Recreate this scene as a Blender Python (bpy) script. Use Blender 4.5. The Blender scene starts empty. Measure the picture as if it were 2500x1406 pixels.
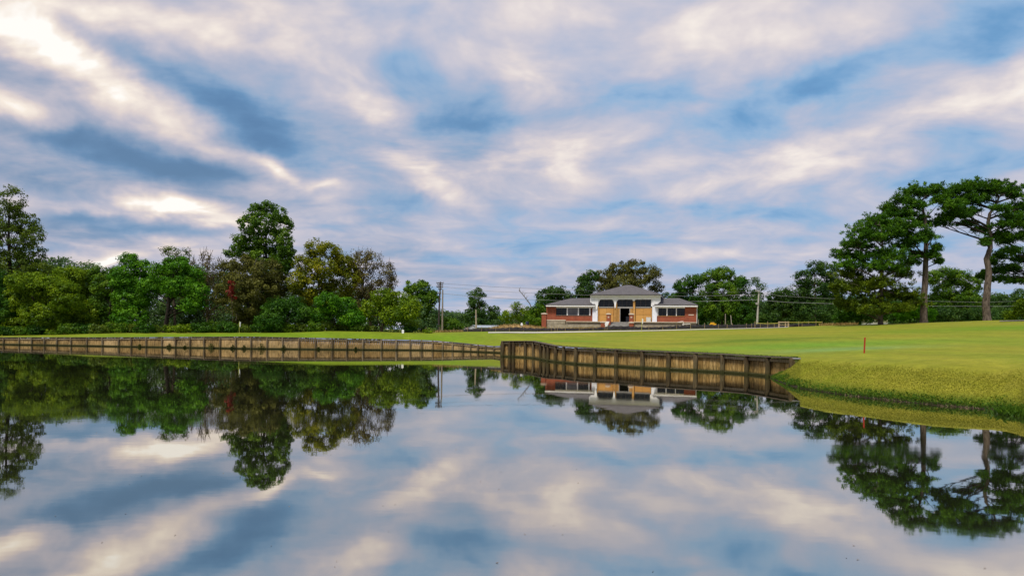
import bpy, math, random
import numpy as np
from mathutils import Matrix, Vector

sc = bpy.context.scene
COL = sc.collection
F = 1700.0            # focal length in photo pixels
CAMZ = 2.9            # camera height above the water
TH = math.radians(0.7)
CT, ST = math.cos(TH), math.sin(TH)

# ------------------------------------------------------------------ camera
cd = bpy.data.cameras.new('camera')
cd.sensor_width = 36.0
cd.lens = F / 2500.0 * 36.0
cd.shift_y = 107.0 / 2500.0
cd.clip_start = 0.1
cd.clip_end = 5000
cam = bpy.data.objects.new('camera', cd)
COL.objects.link(cam)
cam.matrix_world = Matrix.Translation((0, 0, CAMZ)) @ Matrix.Rotation(math.radians(90), 4, 'X') @ Matrix.Rotation(TH, 4, 'Z')
sc.camera = cam

# ------------------------------------------------------------------ exposure
sc.view_settings.view_transform = 'Standard'
sc.view_settings.look = 'None'
sc.view_settings.exposure = 0.0
sc.view_settings.gamma = 1.0
sc.view_settings.use_curve_mapping = False
sc.cycles.max_bounces = 6
sc.cycles.diffuse_bounces = 3
sc.cycles.glossy_bounces = 3
sc.cycles.transmission_bounces = 3
sc.cycles.transparent_max_bounces = 4
sc.cycles.caustics_reflective = False
sc.cycles.caustics_refractive = False

SUN_EL, SUN_AZ = math.radians(58), math.radians(212)   # azimuth clockwise from +Y


def hv(px, py):
    dx, dy = px - 1250.0, py - 810.0
    return dx * CT + dy * ST, -dx * ST + dy * CT


def P(px, py, D):
    hx, hy = hv(px, py)
    return Vector((D * hx / F, D, CAMZ - D * hy / F))


def WD(px, py):
    return CAMZ * F / hv(px, py)[1]


def lin(*c):
    return tuple((x / 12.92 if x <= 0.04045 else ((x + 0.055) / 1.055) ** 2.4) for x in [v / 255.0 for v in c])


# ------------------------------------------------------------------ node helper
class NT:
    def __init__(s, tree):
        s.t = tree
        s.n = tree.nodes
        s.l = tree.links

    def add(s, typ, **kw):
        n = s.n.new(typ)
        ins = kw.pop('ins', None)
        for k, v in kw.items():
            setattr(n, k, v)
        if ins:
            for k, v in ins.items():
                sock = n.inputs[k]
                if isinstance(v, bpy.types.NodeSocket):
                    s.l.new(v, sock)
                else:
                    sock.default_value = v
        return n

    def math(s, op, a, b=None, c=None, clamp=False):
        ins = {0: a}
        if b is not None:
            ins[1] = b
        if c is not None:
            ins[2] = c
        return s.add('ShaderNodeMath', operation=op, use_clamp=clamp, ins=ins).outputs[0]

    def vmath(s, op, a, b=None, out=0):
        ins = {0: a}
        if b is not None:
            ins[1] = b
        return s.add('ShaderNodeVectorMath', operation=op, ins=ins).outputs[out]

    def ramp(s, fac, stops, interp='LINEAR'):
        n = s.add('ShaderNodeValToRGB', ins={0: fac})
        cr = n.color_ramp
        cr.interpolation = interp
        while len(cr.elements) < len(stops):
            cr.elements.new(0.5)
        for e, (p, c) in zip(cr.elements, stops):
            e.position = p
            e.color = (c[0], c[1], c[2], 1) if len(c) == 3 else c
        return n.outputs[0]

    def noise(s, vec, scale, detail=3, rough=0.5, out='Fac', dist=0.0):
        ins = {'Scale': scale, 'Detail': detail, 'Roughness': rough, 'Distortion': dist}
        if vec is not None:
            ins['Vector'] = vec
        return s.add('ShaderNodeTexNoise', ins=ins).outputs[out]

    def mix(s, fac, a, b, blend='MIX'):
        n = s.add('ShaderNodeMix', data_type='RGBA', blend_type=blend)
        for i, v in ((0, fac), (6, a), (7, b)):
            if isinstance(v, bpy.types.NodeSocket):
                s.l.new(v, n.inputs[i])
            else:
                n.inputs[i].default_value = v if i == 0 else (v[0], v[1], v[2], 1)
        return n.outputs[2]


# ------------------------------------------------------------------ sky
world = bpy.data.worlds.new('World')
sc.world = world
world.use_nodes = True
W = NT(world.node_tree)
W.n.clear()
tc = W.add('ShaderNodeTexCoord')
dirv = W.vmath('NORMALIZE', tc.outputs['Generated'])
sep = W.add('ShaderNodeSeparateXYZ', ins={0: dirv})
X_, Y_, Z_ = sep.outputs
ay = W.math('MAXIMUM', W.math('ABSOLUTE', Y_), 0.05)
zc = W.math('MAXIMUM', Z_, 0.0)
u_ = W.math('DIVIDE', X_, ay)
v_ = W.math('DIVIDE', zc, ay)
uv0 = W.add('ShaderNodeCombineXYZ', ins={0: u_, 1: v_}).outputs[0]
# the layer seen in perspective (flat deck of cloud)
zk = W.math('ADD', zc, 0.075)
plane = W.add('ShaderNodeCombineXYZ', ins={0: W.math('DIVIDE', X_, zk), 1: W.math('DIVIDE', Y_, zk)}).outputs[0]
warp = W.noise(plane, 0.9, 2, 0.5, 'Color')
warp = W.vmath('SUBTRACT', warp, (0.5, 0.5, 0.5))
pw = W.vmath('ADD', plane, W.vmath('MULTIPLY', warp, (1.0, 1.0, 0.0)))
zk2 = W.math('ADD', zc, 0.24)
plane2 = W.add('ShaderNodeCombineXYZ', ins={0: W.math('DIVIDE', X_, zk2), 1: W.math('DIVIDE', Y_, zk2)}).outputs[0]
pw2 = W.vmath('ADD', plane2, W.vmath('MULTIPLY', warp, (0.35, 0.35, 0.0)))
n_big = W.noise(W.vmath('MULTIPLY', pw, (0.60, 0.50, 1)), 1.0, 3, 0.5)
n_mid = W.noise(W.vmath('ADD', W.vmath('MULTIPLY', pw2, (2.9, 2.6, 1)), (7.3, 2.2, 4.0)), 1.0, 4, 0.52)
n_fin = W.noise(W.vmath('ADD', W.vmath('MULTIPLY', pw2, (6.5, 7.5, 1)), (1.3, 9.2, 2.0)), 1.0, 4, 0.55)
wuv = W.noise(uv0, 4.0, 5, 0.6, 'Color')
wuv = W.vmath('MULTIPLY', W.vmath('SUBTRACT', wuv, (0.5, 0.5, 0.5)), (0.15, 0.09, 0))
uv = W.vmath('ADD', uv0, wuv)


def blob(px, py, rx, ry, ang, amp):
    hx, hy = hv(px, py)
    m = W.add('ShaderNodeMapping', vector_type='TEXTURE', ins={
        'Vector': uv, 'Location': (hx / F, -hy / F, 0), 'Rotation': (0, 0, -math.radians(ang)),
        'Scale': (rx / F, ry / F, 1)}).outputs[0]
    d = W.vmath('DOT_PRODUCT', m, m, out=1)
    return W.math('POWER', 0.36788, d), amp


BLOBS = [
    # bright
    (50, 75, 190, 60, 24, .95), (200, 15, 260, 45, 10, .30), (500, 80, 240, 60, 12, .28),
    (250, 215, 190, 66, 34, .30), (430, 300, 160, 50, 30, .34), (20, 210, 110, 70, 20, .12),
    (700, 150, 260, 60, 27, .42), (880, 265, 150, 40, 20, .30), (1050, 90, 330, 75, 8, .26),
    (1290, 175, 120, 48, 14, .38), (1020, 430, 110, 36, 28, .34), (1080, 480, 90, 24, 16, .34),
    (470, 512, 150, 40, 8, .70), (320, 495, 150, 28, 6, .45), (690, 415, 80, 16, 28, .50), (815, 460, 50, 9, 0, .30),
    (640, 440, 60, 20, 20, .22), (810, 520, 170, 50, 0, .24), (230, 575, 190, 14, 4, .34),
    (150, 608, 180, 12, 4, .34), (285, 632, 90, 12, 0, .72), (480, 590, 90, 16, -10, .34),
    (60, 290, 110, 40, 20, .14), (160, 545, 110, 10, 4, .30),
    (1330, 360, 200, 44, -4, .14), (1600, 420, 120, 20, -10, .22), (1680, 360, 110, 26, -8, .22),
    (1390, 440, 90, 18, 10, .08),
    (2260, 290, 300, 38, -15, .40), (2050, 380, 150, 40, -10, .16), (1840, 440, 170, 24, -8, .16),
    (1930, 60, 340, 80, -6, .32), (2140, 15, 170, 50, 0, .16), (2490, 170, 60, 50, -30, .26), (1420, 60, 180, 60, 10, .18),
    (1350, 665, 120, 14, 0, .20), (1700, 610, 160, 12, 0, .18), (2330, 600, 100, 14, 0, .2), (1600, 500, 200, 20, 0, .12),
    # dark and clear
    (470, 225, 170, 42, 27, -.42), (620, 300, 130, 46, 30, -.52), (330, 130, 130, 26, 25, -.20),
    (120, 345, 160, 34, 18, -.26), (300, 385, 230, 34, 12, -.46), (480, 415, 180, 30, 6, -.48), (80, 440, 160, 26, 12, -.30),
    (620, 350, 120, 24, 10, -.34), (1090, 320, 150, 38, 6, -.52), (1060, 230, 120, 40, 24, -.22), (1190, 240, 60, 70, 0, -.20),
    (930, 350, 80, 20, 0, -.16),
    (1440, 265, 130, 34, -10, -.14), (1560, 240, 130, 40, -14, -.12), (1950, 215, 190, 55, -16, -.52),
    (1780, 330, 150, 50, -10, -.34), (2120, 150, 150, 40, -12, -.24), (2430, 60, 150, 70, -20, -.48), (1270, 90, 60, 40, 0, -.14),
    (1250, 300, 50, 30, 0, -.26), (950, 500, 120, 28, 6, -.36), (1180, 575, 200, 26, 0, -.20),
    (200, 520, 110, 12, 3, -.36), (330, 555, 200, 20, 5, -.44), (560, 560, 100, 12, 0, -.30), (150, 480, 90, 12, 8, -.16),
    (1960, 530, 220, 24, -3, -.22), (2380, 420, 160, 26, -12, -.22), (1500, 570, 200, 22, 0, -.14), (90, 580, 120, 10, 2, -.22),
    (1750, 660, 260, 22, 0, -.12), (1000, 620, 180, 14, 3, -.22), (2450, 700, 160, 40, 0, -.10),
]
acc = None
for b in BLOBS:
    e, amp = blob(*b)
    acc = W.math('MULTIPLY', e, amp) if acc is None else W.math('MULTIPLY_ADD', e, amp, acc)
base = W.math('MULTIPLY_ADD', W.math('SUBTRACT', n_big, 0.5), 0.50, 0.525)
base = W.math('MULTIPLY_ADD', W.math('SUBTRACT', n_mid, 0.5), 0.95, base)
base = W.math('MULTIPLY_ADD', W.math('SUBTRACT', n_fin, 0.5), 0.62, base)
n_hor = W.noise(W.vmath('ADD', W.vmath('MULTIPLY', plane, (0.75, 1.5, 1)), (4.1, 0.7, 9.0)), 1.0, 4, 0.5)
w_hor = W.math('SUBTRACT', 1.0, W.math('MULTIPLY', v_, 2.6), clamp=True)
base = W.math('MULTIPLY_ADD', W.math('MULTIPLY', W.math('SUBTRACT', n_hor, 0.5), w_hor), 0.95, base)
amod = W.math('MULTIPLY_ADD', W.math('SUBTRACT', n_mid, 0.5), 1.8, 0.72)
Cc = W.math('MULTIPLY_ADD', acc, amod, base)
# grey veil towards the horizon
veil = W.math('SUBTRACT', 1.0, W.math('MULTIPLY', v_, 4.0), clamp=True)
Cc = W.math('MULTIPLY_ADD', W.math('MULTIPLY', veil, W.math('SUBTRACT', 0.50, Cc)), 0.35, Cc, clamp=True)
cloud = W.ramp(Cc, [(0.0, lin(94, 150, 204)), (0.18, lin(116, 166, 212)), (0.36, lin(152, 182, 215)), (0.50, lin(178, 188, 212)),
                    (0.64, lin(200, 199, 213)), (0.78, lin(222, 214, 217)), (0.92, lin(243, 234, 228)), (1.0, (1.0, .98, .94))], 'LINEAR')
slate = W.ramp(Cc, [(0.0, lin(86, 118, 154)), (0.18, lin(104, 133, 168)), (0.36, lin(136, 153, 180)), (0.50, lin(164, 170, 190)),
                    (0.64, lin(194, 189, 200)), (0.78, lin(226, 212, 206)), (0.92, lin(250, 238, 224)), (1.0, (1.04, 1.0, .95))], 'LINEAR')
tone = W.noise(W.vmath('ADD', W.vmath('MULTIPLY', plane, (0.5, 0.35, 1)), (3.3, 5.1, 0)), 1.0, 3, 0.5)
tone = W.math('MULTIPLY_ADD', W.math('SUBTRACT', tone, 0.5), 2.0, 0.34)
tone = W.math('ADD', tone, W.math('MULTIPLY', W.math('SUBTRACT', -0.25, u_), 0.8), clamp=True)
skycol = W.mix(tone, cloud, slate)
sky = W.add('ShaderNodeTexSky', sky_type='NISHITA', sun_disc=False, sun_elevation=SUN_EL, sun_rotation=SUN_AZ,
            air_density=1.0, dust_density=1.0, ozone_density=2.0)
bg1 = W.add('ShaderNodeBackground', ins={0: sky.outputs[0], 1: 0.08})
bg2 = W.add('ShaderNodeBackground', ins={0: skycol, 1: 1.0})
cov = W.math('MULTIPLY_ADD', Cc, 1.2, 0.62, clamp=True)
mx = W.add('ShaderNodeMixShader', ins={0: cov})
W.l.new(bg1.outputs[0], mx.inputs[1])
W.l.new(bg2.outputs[0], mx.inputs[2])
wo = W.add('ShaderNodeOutputWorld')
W.l.new(mx.outputs[0], wo.inputs[0])
world.cycles.sampling_method = 'MANUAL'
world.cycles.sample_map_resolution = 512

# ------------------------------------------------------------------ sun behind thin cloud
sd = bpy.data.lights.new('sun', 'SUN')
sd.energy = 3.6
sd.angle = math.radians(12)
sd.color = (1.0, 0.93, 0.82)
sun = bpy.data.objects.new('sun', sd)
COL.objects.link(sun)
sdir = Vector((math.sin(SUN_AZ) * math.cos(SUN_EL), math.cos(SUN_AZ) * math.cos(SUN_EL), math.sin(SUN_EL)))
sun.rotation_euler = sdir.to_track_quat('Z', 'Y').to_euler()
sun.location = sdir * 60

# ------------------------------------------------------------------ object helpers
def tag(o, label=None, cat=None, group=None, kind=None):
    if label: o['label'] = label
    if cat: o['category'] = cat
    if group: o['group'] = group
    if kind: o['kind'] = kind
    return o


def empty(name, loc, rz=0.0):
    o = bpy.data.objects.new(name, None)
    COL.objects.link(o)
    o.location = loc
    o.rotation_euler = (0, 0, rz)
    o.empty_display_size = 0.3
    return o


def link_mesh(name, me, mat=None, parent=None, loc=None):
    o = bpy.data.objects.new(name, me)
    COL.objects.link(o)
    if mat is not None and len(me.materials) == 0:
        me.materials.append(mat)
    if parent is not None:
        o.parent = parent
    if loc is not None:
        o.location = loc
    return o


def np_mesh(name, verts, faces, smooth=False, attrs=None):
    """faces: (n,k) int array, k = 3 or 4"""
    me = bpy.data.meshes.new(name)
    verts = np.asarray(verts, dtype=np.float32)
    faces = np.asarray(faces, dtype=np.int32)
    k = faces.shape[1]
    me.vertices.add(len(verts))
    me.vertices.foreach_set('co', verts.ravel())
    me.loops.add(faces.size)
    me.loops.foreach_set('vertex_index', faces.ravel())
    me.polygons.add(len(faces))
    me.polygons.foreach_set('loop_start', np.arange(0, faces.size, k, dtype=np.int32))
    try:
        me.polygons.foreach_set('loop_total', np.full(len(faces), k, dtype=np.int32))
    except Exception:
        pass
    if smooth:
        me.polygons.foreach_set('use_smooth', np.ones(len(faces), dtype=bool))
    if attrs:
        for an, av in attrs.items():
            a = me.attributes.new(an, 'FLOAT', 'POINT')
            a.data.foreach_set('value', np.asarray(av, dtype=np.float32))
    me.update(calc_edges=True)
    return me


class MB:
    def __init__(s):
        s.v = []
        s.f = []

    def box(s, x0, x1, y0, y1, z0, z1):
        b = len(s.v)
        s.v += [(x0, y0, z0), (x1, y0, z0), (x1, y1, z0), (x0, y1, z0), (x0, y0, z1), (x1, y0, z1), (x1, y1, z1), (x0, y1, z1)]
        s.f += [tuple(b + i for i in q) for q in ((0, 3, 2, 1), (4, 5, 6, 7), (0, 1, 5, 4), (1, 2, 6, 5), (2, 3, 7, 6), (3, 0, 4, 7))]
        return s

    def poly(s, pts):
        b = len(s.v)
        s.v += [tuple(p) for p in pts]
        s.f.append(tuple(range(b, b + len(pts))))
        return s

    def prism(s, pts2, y0, y1):
        """outline (x,z) anticlockwise seen from -y, extruded y0 (front) to y1"""
        b, n = len(s.v), len(pts2)
        s.v += [(x, y0, z) for x, z in pts2] + [(x, y1, z) for x, z in pts2]
        s.f.append(tuple(range(b, b + n)))
        s.f.append(tuple(range(b + 2 * n - 1, b + n - 1, -1)))
        for i in range(n):
            j = (i + 1) % n
            s.f.append((b + i, b + n + i, b + n + j, b + j))
        return s

    def tube(s, pts, rad, sides=6, cap=True):
        pts = [Vector(p) for p in pts]
        if not hasattr(rad, '__len__'):
            rad = [rad] * len(pts)
        b = len(s.v)
        n = len(pts)
        ref = Vector((0.0, 1.0, 0.1)).normalized()
        for i, p in enumerate(pts):
            d = (pts[min(i + 1, n - 1)] - pts[max(i - 1, 0)]).normalized()
            a = d.cross(ref)
            if a.length < 0.05:
                a = d.cross(Vector((1, 0, 0)))
            a.normalize()
            c = d.cross(a)
            for k in range(sides):
                t = 2 * math.pi * k / sides
                q = p + (a * math.cos(t) + c * math.sin(t)) * rad[i]
                s.v.append(tuple(q))
        for i in range(n - 1):
            for k in range(sides):
                k2 = (k + 1) % sides
                s.f.append((b + i * sides + k, b + i * sides + k2, b + (i + 1) * sides + k2, b + (i + 1) * sides + k))
        if cap:
            s.f.append(tuple(b + k for k in range(sides - 1, -1, -1)))
            s.f.append(tuple(b + (n - 1) * sides + k for k in range(sides)))
        return s

    def build(s, name, mat, parent=None, smooth=False, loc=None):
        me = bpy.data.meshes.new(name)
        me.from_pydata(s.v, [], s.f)
        if smooth:
            me.polygons.foreach_set('use_smooth', [True] * len(me.polygons))
        me.update()
        return link_mesh(name, me, mat, parent, loc)


# ------------------------------------------------------------------ materials
def new_mat(name):
    m = bpy.data.materials.new(name)
    m.use_nodes = True
    t = NT(m.node_tree)
    t.n.clear()
    out = t.add('ShaderNodeOutputMaterial')
    return m, t, out


def pbsdf(t, out, col, rough=0.7, spec=0.3, bump=None, bstr=0.3, bdist=0.02, metal=0.0):
    ins = {'Roughness': rough, 'Specular IOR Level': spec, 'Metallic': metal}
    if isinstance(col, bpy.types.NodeSocket):
        ins['Base Color'] = col
    else:
        ins['Base Color'] = (col[0], col[1], col[2], 1)
    n = t.add('ShaderNodeBsdfPrincipled', ins=ins)
    if bump is not None:
        b = t.add('ShaderNodeBump', ins={'Height': bump, 'Strength': bstr, 'Distance': bdist})
        t.l.new(b.outputs[0], n.inputs['Normal'])
    t.l.new(n.outputs[0], out.inputs[0])
    return n


def simple(name, c, rough=0.6, spec=0.3, var=0.25, scale=2.0, metal=0.0, dirt=None):
    m, t, out = new_mat(name)
    tcn = t.add('ShaderNodeTexCoord').outputs['Object']
    n = t.noise(tcn, scale, 5, 0.6)
    lo = tuple(x * (1 - var) for x in c)
    hi = tuple(min(1, x * (1 + var)) for x in c)
    col = t.ramp(n, [(0.3, lo), (0.7, hi)])
    if dirt is not None:
        n2 = t.noise(tcn, scale * 2.7, 4, 0.7)
        k = t.ramp(n2, [(0.5, (0, 0, 0)), (0.68, (1, 1, 1))])
        col = t.mix(t.math('MULTIPLY', k, 0.6), col, dirt)
    pbsdf(t, out, col, rough, spec, n, 0.15, 0.02, metal)
    return m


def leaf_mat(name, dark, mid, light, transl=0.3):
    m, t, out = new_mat(name)
    a = t.add('ShaderNodeAttribute', attribute_name='tint').outputs['Fac']
    pos = t.add('ShaderNodeNewGeometry').outputs['Position']
    n = t.noise(pos, 0.45, 2, 0.5)
    f = t.math('ADD', a, t.math('MULTIPLY', t.math('SUBTRACT', n, 0.5), 0.9), clamp=True)
    col = t.ramp(f, [(0.05, dark), (0.5, mid), (0.95, light)])
    d = t.add('ShaderNodeBsdfDiffuse', ins={0: col})
    tr = t.add('ShaderNodeBsdfTranslucent', ins={0: t.mix(0.5, col, light)})
    g = t.add('ShaderNodeBsdfGlossy', ins={'Roughness': 0.45, 0: (0.8, 0.85, 0.9, 1)})
    m1 = t.add('ShaderNodeMixShader', ins={0: transl, 1: d.outputs[0], 2: tr.outputs[0]})
    m2 = t.add('ShaderNodeMixShader', ins={0: 0.010, 1: m1.outputs[0], 2: g.outputs[0]})
    t.l.new(m2.outputs[0], out.inputs[0])
    return m


PAL = {
    'green': leaf_mat('leaf_green', (0.0244, 0.0732, 0.0049), (0.0671, 0.1525, 0.0073), (0.1586, 0.2684, 0.0146)),
    'bright': leaf_mat('leaf_bright_green', (0.0244, 0.0915, 0.0037), (0.0634, 0.2013, 0.0061), (0.1464, 0.3294, 0.0122)),
    'deep': leaf_mat('leaf_deep_green', (0.0146, 0.0549, 0.0049), (0.0366, 0.1098, 0.0073), (0.0793, 0.1830, 0.0122)),
    'yellowgreen': leaf_mat('leaf_yellow_green', (0.0488, 0.1037, 0.0037), (0.1220, 0.2135, 0.0049), (0.2440, 0.3416, 0.0098)),
    'autumn': leaf_mat('leaf_autumn_yellow', (0.0549, 0.0793, 0.0037), (0.1586, 0.1952, 0.0061), (0.3416, 0.3172, 0.0122)),
    'olivebrown': leaf_mat('leaf_olive_brown', (0.0427, 0.0488, 0.0098), (0.1037, 0.1074, 0.0171), (0.1830, 0.1830, 0.0366)),
    'brown': leaf_mat('leaf_brown', (0.0549, 0.0464, 0.0146), (0.1220, 0.1037, 0.0268), (0.2074, 0.1830, 0.0488)),
    'olive': leaf_mat('leaf_olive', (0.0342, 0.0671, 0.0061), (0.0854, 0.1403, 0.0098), (0.1708, 0.2318, 0.0220)),
    'blue': leaf_mat('leaf_haze_green', (0.0268, 0.0671, 0.0220), (0.0610, 0.1220, 0.0342), (0.1098, 0.1830, 0.0488)),  # bluish distance haze put into the leaf colour
    'dark': leaf_mat('leaf_dark_green', (0.0171, 0.0512, 0.0098), (0.0415, 0.1000, 0.0146), (0.0854, 0.1586, 0.0220)),
    'pine': leaf_mat('needle_green', (0.0171, 0.0610, 0.0049), (0.0488, 0.1403, 0.0073), (0.1342, 0.2806, 0.0146), 0.25),
    'pineolive': leaf_mat('needle_olive', (0.0305, 0.0610, 0.0037), (0.0793, 0.1281, 0.0061), (0.1586, 0.2196, 0.0098), 0.15),
    'lime': leaf_mat('leaf_lime', (0.0488, 0.1708, 0.0037), (0.1098, 0.3172, 0.0061), (0.1952, 0.4636, 0.0122)),
    'red': leaf_mat('leaf_red', (.08, .012, .008), (.20, .018, .014), (.32, .03, .025)),
    'straw': leaf_mat('dry_grass', (.16, .10, .03), (.34, .23, .08), (.48, .36, .14)),
    'weed': leaf_mat('weed_green', (.02, .035, .010), (.05, .07, .014), (.10, .12, .02)),
}


def bark_mat(name, c1, c2):
    m, t, out = new_mat(name)
    pos = t.add('ShaderNodeNewGeometry').outputs['Position']
    n = t.noise(t.vmath('MULTIPLY', pos, (5, 5, 1.6)), 1.0, 5, 0.7)
    pbsdf(t, out, t.ramp(n, [(0.35, c1), (0.65, c2)]), 0.9, 0.1, n, 0.8, 0.08)
    return m


BARK = bark_mat('bark_grey_brown', (.035, .027, .020), (.12, .095, .07))
BARKP = bark_mat('bark_pine', (.045, .035, .028), (.19, .15, .12))
BARKL = bark_mat('bark_pale', (.10, .09, .075), (.28, .26, .22))
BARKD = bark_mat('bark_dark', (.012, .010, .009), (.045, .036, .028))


def grass_material():
    m, t, out = new_mat('turf')
    pos = t.add('ShaderNodeNewGeometry').outputs['Position']
    sp = t.add('ShaderNodeSeparateXYZ', ins={0: pos})
    n1 = t.noise(t.vmath('MULTIPLY', pos, (0.10, 0.05, 0)), 1.0, 4, 0.55)
    n2 = t.noise(t.vmath('MULTIPLY', pos, (0.25, 1.4, 0)), 1.0, 4, 0.6)
    n3 = t.noise(pos, 9.0, 5, 0.7)
    n4 = t.noise(pos, 1.3, 4, 0.6)
    olive, green, warm = (.255, .245, .018), (.135, .215, .008), (.32, .285, .045)
    f = t.math('MULTIPLY_ADD', t.math('SUBTRACT', n1, 0.5), 3.2, 0.5, clamp=True)
    col = t.mix(t.math('MULTIPLY_ADD', f, .8, .15, clamp=True), green, olive)
    f2 = t.math('MULTIPLY_ADD', t.math('SUBTRACT', n2, 0.5), 1.6, 0.35, clamp=True)
    col = t.mix(t.math('MULTIPLY', f2, 0.68), col, warm)

    def spot(px, py, D, rx, ry, ang=0):
        p = P(px, py, D)
        mp = t.add('ShaderNodeMapping', vector_type='TEXTURE', ins={'Vector': pos, 'Location': (p.x, p.y, 0),
                   'Rotation': (0, 0, math.radians(ang)), 'Scale': (rx, ry, 1e6)}).outputs[0]
        return t.math('POWER', 0.36788, t.vmath('DOT_PRODUCT', mp, mp, out=1))
    # the left green is one even mown green; a painted strip of mound shading and a bluish treated patch lie on the right
    s_left = spot(600, 815, 104, 34, 8)
    s_left2 = spot(1080, 822, 104, 8, 10)
    s_left3 = spot(1230, 838, 92, 9, 6)
    col = t.mix(t.math('MULTIPLY', t.math('MAXIMUM', t.math('MAXIMUM', s_left, s_left2), s_left3), 0.85, clamp=True), col, (.135, .245, .008))
    col = t.mix(t.math('MULTIPLY', spot(1840, 823, 68, 9, 2.6, 0), 0.85, clamp=True), col, (.10, .16, .010))  # shading of the low mound, mixed into the turf colour
    col = t.mix(t.math('MULTIPLY', spot(1980, 832, 58, 13, 4.5, 0), 0.8, clamp=True), col, (.13, .27, .02))
    col = t.mix(t.math('MULTIPLY', spot(2060, 842, 52, 6.0, 2.3, 0), 0.6, clamp=True), col, (.16, .30, .10))
    col = t.mix(t.math('MULTIPLY', spot(1330, 838, 78, 7, 2.4, 0), 0.8, clamp=True), col, (.10, .26, .008))
    col = t.mix(t.math('MULTIPLY', spot(2450, 812, 75, 14, 6, 0), 0.8, clamp=True), col, (.13, .23, .010))
    fine = t.ramp(n3, [(0.25, (.72, .72, .72)), (0.75, (1.18, 1.18, 1.18))])
    col = t.mix(1.0, col, fine, 'MULTIPLY')
    blot = t.ramp(n4, [(0.3, (.80, .82, .80)), (0.7, (1.14, 1.12, 1.12))])
    col = t.mix(1.0, col, blot, 'MULTIPLY')
    # rough band on the right bank close to the water: longer, olive; lush wet strip at the edge (by height)
    sv = t.vmath('DOT_PRODUCT', pos, (0.86, 0.5, 0), out=1)
    stripe = t.math('SINE', t.math('ADD', t.math('MULTIPLY', sv, 1.05), t.math('MULTIPLY', n1, 9.0)))
    stripe = t.math('MULTIPLY_ADD', stripe, 0.055, 1.0)
    col = t.vmath('SCALE', col)
    t.l.new(stripe, col.node.inputs['Scale'])
    lush = t.math('SUBTRACT', 1.0, t.math('DIVIDE', t.math('SUBTRACT', sp.outputs[2], t.math('MULTIPLY', n4, 0.4)), 0.36), clamp=True)
    col = t.mix(lush, col, (.060, .120, .010))
    soil = t.math('SUBTRACT', 1.0, t.math('DIVIDE', t.math('SUBTRACT', sp.outputs[2], t.math('MULTIPLY', n3, 0.16)), 0.08), clamp=True)
    col = t.mix(soil, col, (.030, .026, .014))
    pbsdf(t, out, col, 0.9, 0.1, n3, 0.5, 0.05)
    return m


TURF = grass_material()


def water_material():
    m, t, out = new_mat('pond_water')
    pos = t.add('ShaderNodeNewGeometry').outputs['Position']
    a = t.noise(t.vmath('MULTIPLY', pos, (1.2, 1.8, 1)), 1.0, 2, 0.5)
    b = t.noise(t.vmath('MULTIPLY', pos, (0.05, 0.10, 1)), 1.0, 3, 0.5)
    mud = t.ramp(b, [(0.3, (.016, .017, .010)), (0.7, (.024, .023, .014))])
    bp = t.add('ShaderNodeBump', ins={'Height': a, 'Strength': 0.012, 'Distance': 0.05})
    wnd = t.noise(t.vmath('MULTIPLY', pos, (0.03, 0.16, 1)), 1.0, 4, 0.6)
    rgh = t.add('ShaderNodeMapRange', ins={0: wnd, 1: .48, 2: .68, 3: .018, 4: .062}).outputs[0]
    dif = t.add('ShaderNodeBsdfDiffuse', ins={0: mud})
    gl = t.add('ShaderNodeBsdfGlossy', ins={'Color': (0.96, 0.93, 0.86, 1), 'Roughness': rgh, 'Normal': bp.outputs[0]})
    fr = t.add('ShaderNodeFresnel', ins={'IOR': 2.1, 'Normal': bp.outputs[0]})
    fac = t.math('MULTIPLY_ADD', fr.outputs[0], 0.34, 0.62, clamp=True)
    mxs = t.add('ShaderNodeMixShader', ins={0: fac, 1: dif.outputs[0], 2: gl.outputs[0]})
    t.l.new(mxs.outputs[0], out.inputs[0])
    return m


def wood_material(name, lo, mid, hi, streak=0.75):
    m, t, out = new_mat(name)
    geo = t.add('ShaderNodeNewGeometry')
    pos = geo.outputs['Position']
    oi = t.add('ShaderNodeObjectInfo')
    sp = t.add('ShaderNodeSeparateXYZ', ins={0: pos})
    n = t.noise(t.vmath('MULTIPLY', pos, (9, 9, 0.7)), 1.0, 4, 0.6)
    g = t.noise(t.vmath('MULTIPLY', pos, (30, 30, 1.6)), 1.0, 4, 0.65)
    w = t.noise(pos, 0.5, 3, 0.6)
    f = t.math('ADD', t.math('MULTIPLY', oi.outputs['Random'], 0.35), t.math('MULTIPLY', n, 0.65))
    col = t.ramp(f, [(0.25, lo), (0.5, mid), (0.75, hi)])
    st = t.ramp(t.math('ADD', g, t.math('MULTIPLY', t.math('SUBTRACT', w, 0.5), 0.5)), [(0.46, (1, 1, 1)), (0.60, (0, 0, 0))])
    col = t.mix(t.math('MULTIPLY', t.math('SUBTRACT', 1.0, t.math('MULTIPLY', st, 1.0)), streak), col, (.05, .03, .014))
    # algae and wet stain rising from the waterline
    al = t.math('SUBTRACT', 1.0, t.math('DIVIDE', t.math('SUBTRACT', sp.outputs[2], t.math('MULTIPLY', n, 0.22)), 0.16), clamp=True)
    col = t.mix(al, col, (.022, .026, .010))
    al2 = t.math('SUBTRACT', 1.0, t.math('DIVIDE', t.math('SUBTRACT', sp.outputs[2], t.math('MULTIPLY', g, 0.7)), 0.5), clamp=True)
    col = t.mix(t.math('MULTIPLY', al2, 0.18), col, (.13, .13, .03))
    pbsdf(t, out, col, 0.85, 0.15, g, 0.5, 0.02)
    return m


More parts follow.
